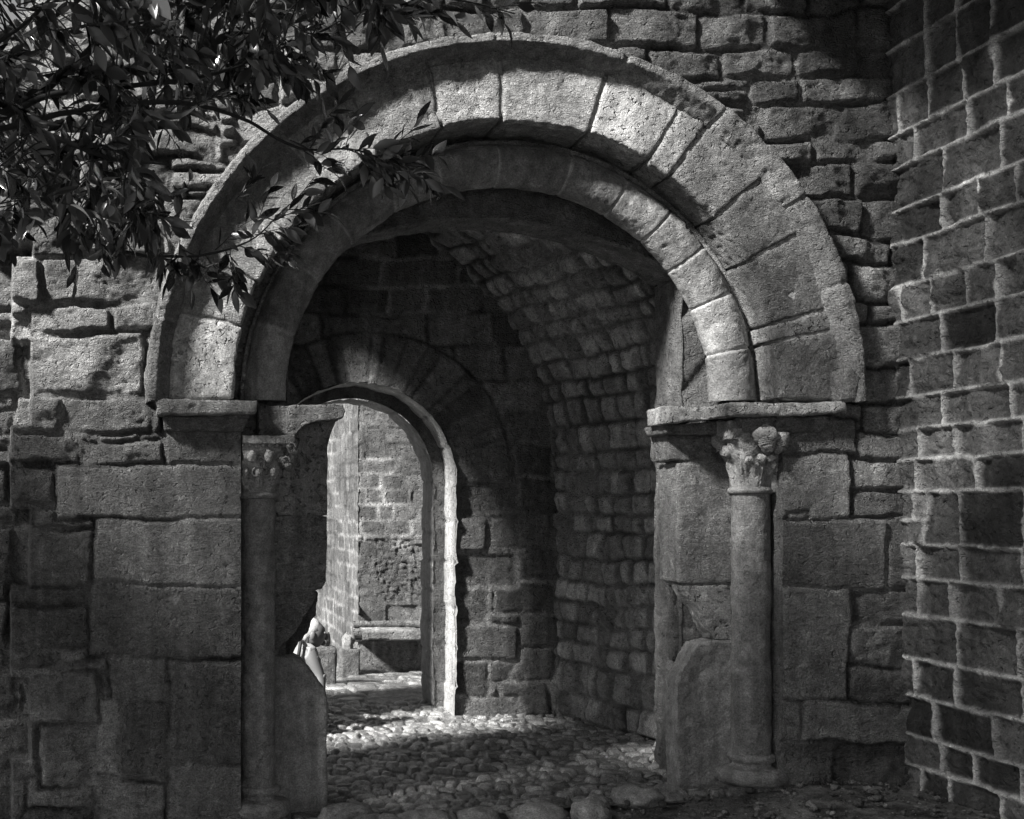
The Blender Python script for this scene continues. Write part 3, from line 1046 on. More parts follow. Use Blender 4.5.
# back wall
bc = (358.0, 480.0)
BR = 97.0
rl = []
rgb_ = np.random.default_rng(19)
ysb = [60, 95, 128, 160, 195, 228, 258, 285, 312, 345, 380, 412, 446, 478, 514, 549, 582, 612, 645, 680, 716, 750]
course_rects(-60, 640, ysb, 34, 78, rgb_, 'squared', rl)
stb = 1.4
gx, gy = np.meshgrid(np.arange(-60, 640, stb), np.arange(60, 745, stb))


def door_lab(lab, kn, a, b):
    a, b = gx + 0.3 * (a - gx), gy + 0.3 * (b - gy)
    dx, dy = a - bc[0], bc[1] - b
    r = np.hypot(dx, dy)
    ang = np.degrees(np.arctan2(dy, dx))
    m = (r < 150 + 5 * np.sin(ang * 0.04)) & (dy > -2)
    k = np.floor((ang + 2) / 8.1 + 0.25 * np.sin(ang * 0.31)).astype(int)
    base = len(kn)
    kn = kn + ['fan'] * 25 + ['squared'] * 14
    lab = np.where(m, base + np.clip(k, 0, 24), lab)
    m2 = (dy <= -2) & (np.abs(dx) < 130 + 30 * (np.floor(dy / 36) % 2)) & (r < 400)
    lab = np.where(m2, base + 25 + np.clip(np.floor(-dy / 36).astype(int), 0, 8), lab)
    return lab, kn


KBW = dict(KINDS)
KBW['fan'] = (0.7, 1.6, 0.004, 0.005, 0.002, 0.005)
KBW['squared'] = (1.2, 4, 0.016, 0.006, 0.005, 0.02)
hb, tb = masonry(gx, gy, rl, stb, F / BY, 51, warp=3.0, tone=0.15, tvar=0.45, mortar_tone=0.24, label_fn=door_lab, kinds=KBW)
Vb = np.stack([(gx - VX) * BY / F, BY - hb, CH - (gy - VY) * BY / F], -1)
rb = np.hypot(gx - bc[0], gy - bc[1])
keep = (gx > 229) & ~(((gy < bc[1]) & (rb < BR)) | ((gy >= bc[1]) & (np.abs(gx - bc[0]) < BR)))
bwall = link('back_wall', grid_mesh(Vb, keep, tb), M_VAULT)
tag(bwall, 'dark squared-stone wall at the end of the passage around the small doorway', 'wall')
# first order of the doorway: pale reveal, stone by stone
bcx, bcz, br = wx(bc[0], BY), wz(bc[1], BY), BR * BY / F
BY2 = 9.80


def door_outline(r, cx, n=60, zlow=-0.35):
    e = [(cx - r, z) for z in np.linspace(zlow, bcz, 70)]
    e += [(cx + r * math.cos(R(180 - t)), bcz + r * math.sin(R(180 - t))) for t in np.linspace(0, 180, 110)[1:-1]]
    e += [(cx + r, z) for z in np.linspace(bcz, zlow, 90)]
    return np.array(e)


def order(r, Y0, Y1, n, tone, seed, name, block, amp):
    e = door_outline(r, bcx)
    s = np.concatenate([[0], np.cumsum(np.linalg.norm(np.diff(e, axis=0), axis=1))])
    nr = outline_normals(e)
    Vd = np.zeros((n, len(e), 3))
    ts = np.linspace(0, 1, n)
    k = np.floor(s / block + 0.13 * np.sin(s * 3)).astype(int)
    rj = np.random.default_rng(seed)
    lev = rj.uniform(-1, 1, k.max() + 2)[k] * amp
    fr = np.abs((s / block + 0.13 * np.sin(s * 3)) % 1 - 0.5) * 2
    jt = np.clip((fr - 0.88) / 0.12, 0, 1)
    for i, t in enumerate(ts):
        Vd[i, :, 0], Vd[i, :, 1], Vd[i, :, 2] = e[:, 0], Y0 + (Y1 - Y0) * t, e[:, 1]
    d = lev[None] - 0.012 * jt[None] + 0.008 * fbm(Vd, 9, 4, 0.55, seed)
    d = d * -1
    Vd[..., 0] += d * nr[:, 0]
    Vd[..., 2] += d * nr[:, 1]
    Vd[0, :, 1] += 0.014 * fbm(Vd[0], 12, 3, 0.5, seed + 1)
    ta = tone * (1 - 0.25 * jt[None]) * (1 + 0.12 * fbm(Vd, 4, 3, 0.5, seed))
    return link(name, grid_mesh(Vd, None, ta), M_REVEAL, bwall)


order(br, BY - 0.03, BY2 + 0.02, 26, 0.38, 61, 'doorway_reveal', 0.30, 0.006)
r2 = 82.5 * BY2 / F
# second order: its face, then its own reveal
n_r = 16
e1, e2 = door_outline(br + 0.03, bcx), door_outline(r2, bcx)
Vf = np.stack([e1 + (e2 - e1) * t for t in np.linspace(0, 1, n_r)])
V3 = np.stack([Vf[..., 0], np.full(Vf.shape[:2], BY2), Vf[..., 1]], -1)
V3[..., 1] += 0.012 * fbm(V3, 9, 4, 0.55, 8)
link('doorway_inner_face', grid_mesh(V3, None, 0.15 * (1 + 0.2 * fbm(V3, 5, 3, 0.5, 2))), M_VAULT, bwall)
order(r2, BY2 - 0.005, 10.22, 16, 0.22, 71, 'doorway_inner_reveal', 0.22, 0.008)
core = bmesh.new()
Xl, Xr = bcx - br - 0.04, bcx + br + 0.04
for b in [(Xr, 4.6, BY + 0.10, 10.2, -0.4, bcz), (0.6, Xl, BY + 0.10, 10.2, -0.4, bcz), (0.6, 4.6, BY + 0.10, 10.2, bcz + br + 0.04, 4.3)]:
    t = box_mesh(*b)
    mt = bpy.data.meshes.new('t')
    t.to_mesh(mt)
    t.free()
    core.from_mesh(mt)
# spandrels around the arch
for sgn in (-1, 1):
    pts = [((bcx + sgn * (br + 0.04), BY + 0.1, bcz), (bcx + sgn * (br + 0.04), 10.2, bcz))]
    for t in np.linspace(0, 90, 14):
        q = (bcx + sgn * (br + 0.03) * math.cos(R(t)), bcz + (br + 0.03) * math.sin(R(t)))
        pts.append(((q[0], BY + 0.1, q[1]), (q[0], 10.2, q[1])))
    pts.append(((bcx + sgn * 0.001, BY + 0.1, bcz + br + 0.041), (bcx + sgn * 0.001, 10.2, bcz + br + 0.041)))
    pts.append(((bcx + sgn * (br + 0.041), BY + 0.1, bcz + br + 0.041), (bcx + sgn * (br + 0.041), 10.2, bcz + br + 0.041)))
    t = extrude_poly(pts[1:], 1)
    mt = bpy.data.meshes.new('t')
    t.to_mesh(mt)
    t.free()
    core.from_mesh(mt)
me = bm_mesh(core)
set_tone(me, np.full(len(me.vertices), 0.2))
link('wall_core', me, M_WALL, bwall, smooth=False)

# unseen wall stub added to shade the stones left of the doorway
me = roughen(remeshed(bm_mesh(box_mesh(0.40, 0.74, 9.05, 9.50, -0.3, 4.2)), 0.03, 2), amp=0.03, scale=6, seed=4, tone=0.2)
link('shading_stub', me, M_WALL, bwall)

# ================================================================== COURTYARD BUILDING
CYD = 12.2
cxd = wx(358, CYD)
cb = empty('courtyard_building', (cxd + 1.0, CYD, 0), 'ashlar corner of a building seen through the small doorway', 'building')
ppf = F / CYD
rl = []
rgc = np.random.default_rng(23)
ysf = list(np.arange(200, 540, 15.2)) + [540, 556, 572, 588, 604]
course_rects(340, 640, ysf, 16, 34, rgc, 'squared', rl)
gx, gy = np.meshgrid(np.arange(358, 640, 1.1), np.arange(180, 680, 1.1))
rr2 = []
for r_ in rl:
    rr2.append(r_)
rgd = np.random.default_rng(5)
for k in range(150):      # a patch of small rubble let into the ashlar
    x = rgd.uniform(376, 470)
    y = rgd.uniform(538, 596)
    w = rgd.uniform(5, 11)
    hh_ = rgd.uniform(4, 8)
    rr2.append((x, y, x + w, y + hh_, 'rubble'))
rr2 += [(358, 596, 385, 626, 'squared'), (385, 604, 470, 626, 'squared'), (470, 590, 640, 626, 'squared'), (340, 640, 373, 690, 'squared'), (373, 640, 416, 690, 'squared'), (416, 640, 500, 690, 'squared'), (500, 640, 640, 690, 'squared')]
KF = dict(KINDS)
KF['squared'] = (0.6, 1.6, 0.004, 0.007, 0.004, 0.02)
KF['rubble'] = (0.5, 3, 0.012, 0.010, 0.008, 0.10)
hf, tf = masonry(gx, gy, rr2, 1.1, ppf, 61, warp=0.9, tone=0.135, tvar=0.25, mortar_tone=0.30, kinds=KF)
Vf = np.stack([(gx - VX) / ppf, CYD - hf, CH - (gy - VY) / ppf], -1)
link('front_face', grid_mesh(Vf, None, tf), M_FAR, cb)
# side face, towards the sun
gu, gv = np.meshgrid(np.arange(0, 7 * 100, 1.3), np.arange(-30, 460, 1.3))
rl = []
course_rects(-10, 720, [-30 + 15.0 * k for k in range(34)], 22, 46, rgc, 'squared', rl)
hs, ts_ = masonry(gu, gv, rl, 1.3, 100, 71, warp=1.4, tone=0.115, tvar=0.30, mortar_tone=0.18, kinds=KF)
Vs = np.stack([cxd - hs, CYD + gu / 100, 4.3 - gv / 100], -1)
link('side_face', grid_mesh(Vs, None, ts_), M_FAR, cb)
# roll plinth along the front face
zp = wz(633, CYD)
pr = []
for k in range(15):
    t = R(100 - k * 14)
    pr.append((CYD - 0.03 - 0.050 * math.cos(R(90) - t) if False else CYD - 0.002 - 0.036 * math.cos(t), zp + 0.05 * math.sin(t)))
xs = np.linspace(cxd - 0.05, cxd + 2.8, 140)
Vp = np.array([[[x, y, z] for (y, z) in [(CYD + 0.02, zp + 0.12), (CYD - 0.02, zp + 0.12), (CYD - 0.025, zp + 0.07)] + pr + [(CYD - 0.02, zp - 0.08), (CYD + 0.02, zp - 0.09)]] for x in xs])
Vp[..., 1] -= 0.008 * fbm(Vp, 7, 3, 0.5, 4)
link('plinth_moulding', grid_mesh(Vp, None, 0.16 * (1 + 0.2 * fbm(Vp, 4, 3, 0.5, 3))), M_FAR, cb)
me = bm_mesh(box_mesh(cxd + 0.06, cxd + 3.6, CYD + 0.06, CYD + 6.9, -0.4, 4.6))
set_tone(me, np.full(8, 0.25))
link('building_core', me, M_FAR, cb, smooth=False)

# two squared stones at the foot of the sunlit side
for (px0, px1, py0, py1, Y, lab_) in [(313, 337, 648, 690, 11.1, 'dark squared stone block beside the head of the seated person'), (341, 360, 650, 684, 11.9, 'smaller dark stone block against the foot of the courtyard corner')]:
    w = (px1 - px0) * Y / F
    a_, b_ = P(px0, py0, Y), P(px1, py1, Y)
    me = roughen(remeshed(bm_mesh(box_mesh(a_[0], b_[0], Y, Y + w * 1.1, -0.15, a_[2])), 0.02, 2), amp=0.012, scale=7, seed=px0, tone=0.13)
    o = link('stone_block', me, M_WALL)
    tag(o, lab_, 'stone block', 'stone blocks in the courtyard')
    # worn finial lump on top
    me = ball_mesh(((a_[0] + b_[0]) / 2 - 0.01, Y + w * 0.45, a_[2] + 0.06), 0.09, px0, 0.2, 3, (0.7, 0.7, 1.0), 0.3)
    o2 = link('top_stone', me, M_REVEAL, o)

# ================================================================== GROUND
def ground_z(x, y):
    x = np.asarray(x, float)
    y = np.asarray(y, float)
    t = np.clip((8.6 - y) / 1.4, 0, 1)
    z = -0.065 * np.clip(3.7 - x, 0, 4.5) * t
    return z


def axis(a, b, fine0, fine1, sf, grow=1.25):
    xs = list(np.arange(fine0, fine1, sf))
    s = sf
    x = fine1
    while x < b:
        xs.append(x)
        s *= grow
        x += s
    xs.append(b)
    s = sf
    x = fine0
    left = []
    while x > a:
        s *= grow
        x -= s
        left.append(max(x, a))
    return np.array(left[::-1] + xs)


ax = axis(-900, 900, -0.2, 4.6, 0.02)
ay = axis(-900, 900, 6.0, 7.9, 0.02)
gx, gy = np.meshgrid(ax, ay)
z = ground_z(gx, gy) - 0.02
p = np.stack([gx, gy, gx * 0], -1)
near = np.exp(-((gx - 2) / 8) ** 2 - ((gy - 7) / 8) ** 2)
z = z + near * (0.018 * fbm(p, 2.2, 5, 0.5, 2) + 0.010 * fbm(p, 11, 4, 0.6, 3))
z = z - 0.05 * np.clip((gy - 7.5) / 0.3, 0, 1)          # passes under the paving
z = z + 0.06 * np.exp(-((gx - 3.9) / 0.5) ** 2) * np.clip((7.2 - gy) / 0.3, 0, 1) * (gy < 7.3)
gm = link('ground', grid_mesh(np.stack([gx, gy, z], -1), None, 0.11 * np.clip(1 + 0.35 * fbm(p, 1.5, 4, 0.5, 7) + 0.35 * fbm(p, 12, 3, 0.6, 8), 0.3, 2)), M_EARTH)
tag(gm, 'trodden earth and grit in front of the arch', 'ground', kind='structure')


def cobbles(x0, x1, y0, y1, sx, sy, res, seed, tone, height, name, mat, zoff=0.0, squash=1.0, dirt=0.4):
    gx, gy = np.meshgrid(np.arange(x0, x1, res), np.arange(y0, y1, res))
    rj = np.random.default_rng(seed)
    nx, ny = int((x1 - x0) / sx) + 3, int((y1 - y0) / sy) + 3
    jx, jy = rj.uniform(0.12, 0.88, (ny, nx)), rj.uniform(0.12, 0.88, (ny, nx))
    lev, tv_ = rj.uniform(-1, 1, (ny, nx)), rj.uniform(-1, 1, (ny, nx))
    tx, ty = rj.uniform(-1, 1, (ny, nx)), rj.uniform(-1, 1, (ny, nx))
    pw = np.stack([gx, gy, gx * 0], -1)
    wx_ = (gx - x0) / sx + 0.25 * fbm(pw, 9, 2, 0.5, seed)
    wy_ = (gy - y0) / sy + 0.25 * fbm(pw, 9, 2, 0.5, seed + 1)
    ci, cj = np.floor(wx_).astype(int), np.floor(wy_).astype(int)
    f1 = np.full(gx.shape, 9.0)
    f2 = np.full(gx.shape, 9.0)
    hid = np.zeros(gx.shape, int)
    ox, oy = np.zeros(gx.shape), np.zeros(gx.shape)
    for dj in (-1, 0, 1):
        for di in (-1, 0, 1):
            i_ = np.clip(ci + di, 0, nx - 1)
            j_ = np.clip(cj + dj, 0, ny - 1)
            rx, ry = wx_ - (i_ + jx[j_, i_]), wy_ - (j_ + jy[j_, i_])
            d_ = np.hypot(rx, ry)
            c1 = d_ < f1
            f2 = np.where(c1, f1, np.minimum(f2, d_))
            hid = np.where(c1, j_ * nx + i_, hid)
            ox = np.where(c1, rx, ox)
            oy = np.where(c1, ry, oy)
            f1 = np.where(c1, d_, f1)
    e = np.clip((f2 - f1) / 0.45, 0, 1)
    dome = 1 - (1 - e) ** 2.6
    hh_ = height * dome * (1 + 0.5 * lev.ravel()[hid]) + dome * (0.25 * height) * (tx.ravel()[hid] * ox + ty.ravel()[hid] * oy)
    hh_ = hh_ + 0.004 * fbm(pw, 30, 3, 0.5, 4) + 0.02 * fbm(pw, 1.1, 3, 0.5, 6)
    # dirt lies level in the joints, more of it in some places
    fill = height * (0.25 + dirt * np.clip(0.5 + fbm(pw, 1.3, 3, 0.5, 9), 0, 1.2))
    fz = fill + 0.003 * fbm(pw, 40, 2, 0.5, 2) + 0.02 * fbm(pw, 1.1, 3, 0.5, 6)
    is_d = hh_ < fz
    hz = np.maximum(hh_, fz)
    tn_ = np.where(is_d, tone * 0.55, tone * (1 + 0.45 * tv_.ravel()[hid]))
    z_ = ground_z(gx, gy) + hz - height + zoff
    return link(name, grid_mesh(np.stack([gx, gy, z_], -1), None, tn_), mat)


cb1 = cobbles(-0.6, 4.3, 6.95, 10.15, 0.092, 0.074, 0.008, 31, 0.21, 0.034, 'cobbled_floor', M_COB, 0.012, dirt=0.45)
tag(cb1, 'worn cobbles paving the passage floor', 'paving', kind='structure')
cb2 = cobbles(-3.0, 5.5, 10.15, 12.6, 0.24, 0.13, 0.014, 37, 0.17, 0.04, 'courtyard_paving', M_COB, 0.0, dirt=0.5)
tag(cb2, 'flat pale stones paving the courtyard', 'paving', kind='structure')
gm2 = cobbles(-12.0, -0.6, 7.8, 22, 0.3, 0.3, 0.10, 41, 0.42, 0.03, 'yard_ground', M_EARTH, -0.02, dirt=0.4)
tag(gm2, 'open yard beside the passage', 'ground', kind='structure')

gb = []
rgg = np.random.default_rng(91)
gv_, gf_ = [], []
ico = bmesh.new()
bmesh.ops.create_icosphere(ico, subdivisions=1, radius=1.0)
iv = np.array([v.co[:] for v in ico.verts])
if_ = np.array([[v.index for v in f.verts] for f in ico.faces])
ico.free()
gt_ = []
for k in range(1800):
    x, y = rgg.uniform(0.2, 4.25), rgg.uniform(5.9, 7.05)
    if x < 2.9 and y > 6.9 and rgg.random() < 0.5:
        continue
    r_ = rgg.choice([0.005, 0.007, 0.010, 0.016, 0.026], p=[0.35, 0.3, 0.2, 0.11, 0.04])
    v_ = iv * r_ * rgg.uniform(0.6, 1.3, 3) * np.array([1, 1, 0.7]) * (1 + 0.2 * rgg.normal(0, 1, (len(iv), 1)))
    c_, s_ = math.cos(k), math.sin(k)
    v_ = np.stack([v_[:, 0] * c_ - v_[:, 1] * s_, v_[:, 0] * s_ + v_[:, 1] * c_, v_[:, 2]], -1)
    zg = float(ground_z(x, y)) - 0.02 + 0.06 * math.exp(-((x - 3.9) / 0.5) ** 2) * min(max((7.2 - y) / 0.3, 0), 1)
    gf_.append(if_ + len(gv_) * len(iv))
    gv_.append(v_ + np.array([x, y, zg + 0.4 * r_ + 0.012]))
    gt_.append(np.full(len(iv), rgg.uniform(0.07, 0.2)))
tag(link('gravel', mesh_np(np.concatenate(gv_), np.concatenate(gf_), np.concatenate(gt_)), M_EARTH), 'loose grit and pebbles on the earth before the arch', kind='stuff')

# boulders set along the threshold
th = [(352, 803, 30, 'large rounded boulder at the foot of the left jamb'), (392, 812, 20, 'boulder just right of the large one at the left jamb'),
      (372, 818, 22, 'dark boulder at the bottom edge below the large one'), (428, 816, 30, 'flat pale threshold stone left of the middle'), (480, 812, 24, 'rounded threshold stone in the middle of the opening'),
      (540, 816, 30, 'wide flat threshold stone right of the middle'), (592, 810, 20, 'small round threshold stone beside a dark gap'),
      (640, 806, 28, 'long threshold stone towards the right jamb'), (668, 800, 18, 'last threshold stone against the right jamb')]
for i, (px, py, wpx, lab_) in enumerate(th):
    Y = 6.75 + 0.02 * (i % 3) + (0.25 if px > 620 or px < 360 else 0.0)
    Xc = wx(px, Y)
    zc = float(ground_z(Xc, Y))
    w = wpx * Y / F
    me = ball_mesh((Xc, Y + 0.02, zc + 0.00), 1.0, i * 2.3, 0.24, 4, (w, w * 0.75, 0.065 + 0.02 * (i % 3 == 0)), 0.2)
    roughen_t = me
    co, no = get_vn(me)
    co = co + no * (0.006 * fbm(co, 12, 3, 0.5, i))[:, None]
    me.vertices.foreach_set('co', co.ravel())
    o = link('threshold_stone', me, M_SMOOTH)
    tag(o, lab_, 'stone', 'stones set along the threshold')

# ================================================================== PERSON
PX, PY_ = 1.04, 9.0
gz = 0.0
per = empty('person', (PX, PY_, gz), 'white-haired person in a white shirt sitting hunched behind the left jamb', 'person')


def skin(name, verts, edges, radii, mat, parent, sub=2, root=0, folds=0.0):
    me = bpy.data.meshes.new(name)
    off = np.array(parent.location) if parent else np.zeros(3)
    me.from_pydata([tuple(np.array(v) - off) for v in verts], edges, [])
    o = bpy.data.objects.new(name, me)
    COL.objects.link(o)
    sk = o.modifiers.new('skin', 'SKIN')
    lay = me.skin_vertices[0] if me.skin_vertices else None
    if lay is None:
        bm = bmesh.new()
        bm.from_mesh(me)
        bm.verts.layers.skin.verify()
        bm.to_mesh(me)
        bm.free()
        lay = me.skin_vertices[0]
    for i, r in enumerate(radii):
        lay.data[i].radius = (r, r) if not hasattr(r, '__len__') else r
        lay.data[i].use_root = (i == root)
    sb = o.modifiers.new('sub', 'SUBSURF')
    sb.levels = sub
    sb.render_levels = sub
    dg = bpy.context.evaluated_depsgraph_get()
    dg.update()
    ev = bpy.data.meshes.new_from_object(o.evaluated_get(dg))
    bpy.data.objects.remove(o)
    if folds:
        co, no = get_vn(ev)
        co = co + no * (folds * ridge(co * np.array([1, 1, 0.7]), 14, 2, 3) - folds)[:, None]
        ev.vertices.foreach_set('co', co.ravel())
    ev.materials.clear()
    ev.materials.append(mat)
    ob = bpy.data.objects.new(name, ev)
    COL.objects.link(ob)
    ob.parent = parent
    ev.polygons.foreach_set('use_smooth', np.full(len(ev.polygons), True))
    return ob


hx, hz = 1.165, 0.690            # head centre
B = [  # x, y, z, r
    (0.98, 9.02, 0.13, 0.150),   # 0 pelvis
    (0.995, 9.03, 0.27, 0.138),  # 1 belly
    (1.03, 9.03, 0.43, 0.150),   # 2 chest
    (1.07, 9.02, 0.545, 0.095),  # 3 upper chest
    (1.11, 9.01, 0.590, 0.052),  # 4 neck
    (1.14, 9.00, 0.61, 0.050),   # 5 neck top
    (1.160, 9.00, 0.675, 0.088), # 6 head
    (1.155, 9.00, 0.735, 0.080), # 7 crown
    (1.140, 8.87, 0.540, 0.060), # 8 near shoulder
    (1.205, 8.83, 0.370, 0.045), # 9 near elbow
    (1.19, 8.72, 0.22, 0.036),   # 10 near wrist
    (0.94, 9.17, 0.490, 0.062),  # 11 far shoulder
    (0.90, 9.19, 0.320, 0.047),  # 12
    (0.98, 8.98, 0.22, 0.036),   # 13
    (1.08, 8.94, 0.12, 0.100),   # 14 hip
    (1.10, 8.62, 0.20, 0.066),   # 15 knee
    (0.92, 8.58, 0.07, 0.050),   # 16 ankle
    (0.86, 8.52, 0.05, 0.042),   # 17 toe
    (0.90, 8.98, 0.12, 0.100),   # 18 hip
    (0.80, 8.68, 0.20, 0.066),   # 19 knee
    (0.98, 8.66, 0.07, 0.050),   # 20
    (1.02, 8.58, 0.05, 0.042),   # 21
    (1.235, 9.00, 0.645, 0.030), # 22 nose/jaw
]
E = [(0, 1), (1, 2), (2, 3), (3, 4), (4, 5), (5, 6), (6, 7), (3, 8), (8, 9), (9, 10), (3, 11), (11, 12), (12, 13), (0, 14), (14, 15), (15, 16), (16, 17), (0, 18), (18, 19), (19, 20), (20, 21)]
Bb = B[:22]
body = skin('body', [b[:3] for b in Bb], E, [b[3] for b in Bb], M_SKIN, per)


def head_feature(name, parts, mat):
    return link(name, join_meshes(parts), mat, per)


# face looks towards +x and down
def bl(c, r, sc=(1, 1, 1), s=1, amp=0.04):
    return ball_mesh(c, r, s, 0.2, 2, sc, amp)


head_feature('face', [bl((1.180, 9.0, 0.668), 0.092, (1.0, 0.86, 1.12), 2), bl((1.272, 9.0, 0.650), 0.020, (1.0, 0.8, 1.3), 3), bl((1.250, 9.0, 0.602), 0.022, (1, 1.2, 0.8), 4),
                      bl((1.252, 9.0, 0.618), 0.018, (1, 1.6, 0.5), 5), bl((1.165, 8.918, 0.665), 0.028, (0.8, 0.5, 1.2), 6), bl((1.165, 9.082, 0.665), 0.028, (0.8, 0.5, 1.2), 7),
                      bl((1.258, 8.965, 0.682), 0.014, (0.8, 1.2, 0.7), 8), bl((1.258, 9.035, 0.682), 0.014, (0.8, 1.2, 0.7), 9)], M_SKIN)
head_feature('hair', [bl((1.145, 9.0, 0.705), 0.100, (1.02, 0.92, 0.86), 12, 0.08), bl((1.110, 9.0, 0.660), 0.075, (0.8, 1.05, 1.0), 13, 0.08)], M_HAIR)
# shirt: torso and sleeves as one skinned garment a little larger than the body
Bs = [(0.98, 9.02, 0.15, 0.165), (0.995, 9.03, 0.29, 0.155), (1.03, 9.03, 0.43, 0.162), (1.075, 9.02, 0.535, 0.115), (1.115, 9.01, 0.590, 0.066),
      (1.135, 8.885, 0.545, 0.070), (1.185, 8.85, 0.43, 0.056), (1.225, 8.825, 0.31, 0.046), (0.95, 9.16, 0.530, 0.072), (0.90, 9.19, 0.34, 0.058)]
Es = [(0, 1), (1, 2), (2, 3), (3, 4), (3, 5), (5, 6), (6, 7), (3, 8), (8, 9)]
skin('shirt', [b[:3] for b in Bs], Es, [b[3] for b in Bs], M_SHIRT, per, sub=3, folds=0.013)
Bt = [(0.98, 9.02, 0.13, 0.165), (1.08, 8.94, 0.12, 0.110), (1.10, 8.62, 0.20, 0.076), (0.94, 8.58, 0.08, 0.058), (0.90, 8.98, 0.12, 0.110), (0.80, 8.68, 0.20, 0.076), (0.96, 8.66, 0.08, 0.058)]
skin('trousers', [b[:3] for b in Bt], [(0, 1), (1, 2), (2, 3), (0, 4), (4, 5), (5, 6)], [b[3] for b in Bt], M_TROUSER, per)
link('shoulder_strap', tube_mesh(catmull([(1.00, 8.90, 0.24), (1.015, 8.87, 0.38), (1.045, 8.838, 0.50), (1.065, 8.845, 0.600), (1.075, 8.92, 0.640), (1.05, 9.06, 0.63), (1.0, 9.18, 0.55)], 6), 0.013, 8, 0.03), M_STRAP, per)
# hands: palm, four fingers and thumb each, resting in the lap
for (wx_, wy_, wz_, dx, dy) in ((1.19, 8.72, 0.22, -0.5, -0.85), (0.98, 8.98, 0.22, 0.6, -0.8)):
    hv_ = [(wx_, wy_, wz_), (wx_ + dx * 0.05, wy_ + dy * 0.05, wz_ - 0.01), (wx_ + dx * 0.085, wy_ + dy * 0.085, wz_ - 0.015)]
    he = [(0, 1), (1, 2)]
    hr = [0.027, 0.030, 0.026]
    for k in range(4):
        o_ = (k - 1.5) * 0.018
        qx, qy = -dy * o_, dx * o_
        n0 = len(hv_)
        ln = (0.030, 0.036, 0.034, 0.027)[k]
        hv_ += [(wx_ + dx * 0.095 + qx, wy_ + dy * 0.095 + qy, wz_ - 0.016), (wx_ + dx * (0.095 + ln) + qx, wy_ + dy * (0.095 + ln) + qy, wz_ - 0.028), (wx_ + dx * (0.095 + 1.6 * ln) + qx, wy_ + dy * (0.095 + 1.6 * ln) + qy, wz_ - 0.055)]
        he += [(2, n0), (n0, n0 + 1), (n0 + 1, n0 + 2)]
        hr += [0.0095, 0.009, 0.008]
    n0 = len(hv_)
    hv_ += [(wx_ + dx * 0.04 - dy * 0.035, wy_ + dy * 0.04 + dx * 0.035, wz_ - 0.015), (wx_ + dx * 0.075 - dy * 0.05, wy_ + dy * 0.075 + dx * 0.05, wz_ - 0.03)]
    he += [(1, n0), (n0, n0 + 1)]
    hr += [0.012, 0.010]
    skin('hand', hv_, he, hr, M_SKIN, per)

# ================================================================== LAUREL TREE
tree = empty('laurel_tree', (-2.4, 5.4, -0.1), 'overhanging laurel with glossy lance-shaped leaves against the upper left wall, with unseen leaves added for shade', 'tree')


def TP(px, py, Y):
    return P(px, py, Y)


limb_paths = [
    [(-330, 330, 5.5), (-220, 230, 5.5), (-90, 150, 5.5), (10, 112, 5.55), (72, 66, 5.6), (112, 26, 5.6), (170, -40, 5.7), (250, -120, 5.8)],
    [(10, 112, 5.55), (50, 96, 5.5), (120, 86, 5.5), (206, 76, 5.6), (290, 44, 5.8), (380, 8, 6.0), (450, -6, 6.2)],
    [(-90, 150, 5.5), (20, 125, 5.4), (90, 108, 5.4), (180, 103, 5.5), (240, 118, 5.7), (300, 148, 5.9), (350, 150, 6.0), (380, 158, 6.05)],
    [(-90, 150, 5.5), (10, 165, 5.7), (70, 212, 6.0), (100, 245, 6.1), (150, 256, 6.2), (205, 255, 6.25), (250, 240, 6.3), (290, 205, 6.3)],
    [(112, 26, 5.6), (200, 10, 5.9), (300, -12, 6.1), (400, -10, 6.2), (470, 2, 6.3), (515, 14, 6.35)],
    [(-90, 150, 5.5), (-20, 60, 5.3), (40, 10, 5.3), (80, -40, 5.3)],
    [(20, 125, 5.4), (60, 140, 5.3), (120, 160, 5.3), (170, 165, 5.4)],
    [(170, -40, 5.7), (260, -60, 5.6), (360, -50, 5.8), (430, -40, 6.0)],
]
limbs = []
mesh_l = []
for i, path in enumerate(limb_paths):
    pts = catmull([TP(*q) for q in path], 7)
    pts = [p_ + 0.006 * np.array([n3(p_[None], 9, i)[0], 0, n3(p_[None], 9, i + 9)[0]]) for p_ in pts]
    r0 = 0.040 if i == 0 else 0.016
    rad = [max(r0 * (1 - 0.85 * k / len(pts)), 0.0035) for k in range(len(pts))]
    mesh_l.append(tube_mesh(pts, rad, 9, 0.03))
    limbs += pts
limbs_np = np.array(limbs)
link('limbs', join_meshes(mesh_l), M_BARK, tree)
trunk_pts = catmull([(-2.35, 5.4, -0.3), (-2.38, 5.42, 0.8), (-2.3, 5.45, 1.7), TP(-330, 330, 5.5), (-2.2, 5.5, 3.3), (-1.9, 5.6, 4.6), (-1.5, 5.6, 5.8)], 6)
link('trunk', roughen(tube_mesh(trunk_pts, [0.13 * (1 - 0.65 * k / len(trunk_pts)) for k in range(len(trunk_pts))], 20, 0.04), amp=0.012, scale=9, tone=0.04), M_BARK, tree)

LV, LQ, LT = [], [], []
prof_l = [(0.0, 0.0), (0.12, 0.42), (0.32, 0.92), (0.5, 1.0), (0.72, 0.72), (0.9, 0.28), (1.0, 0.0)]


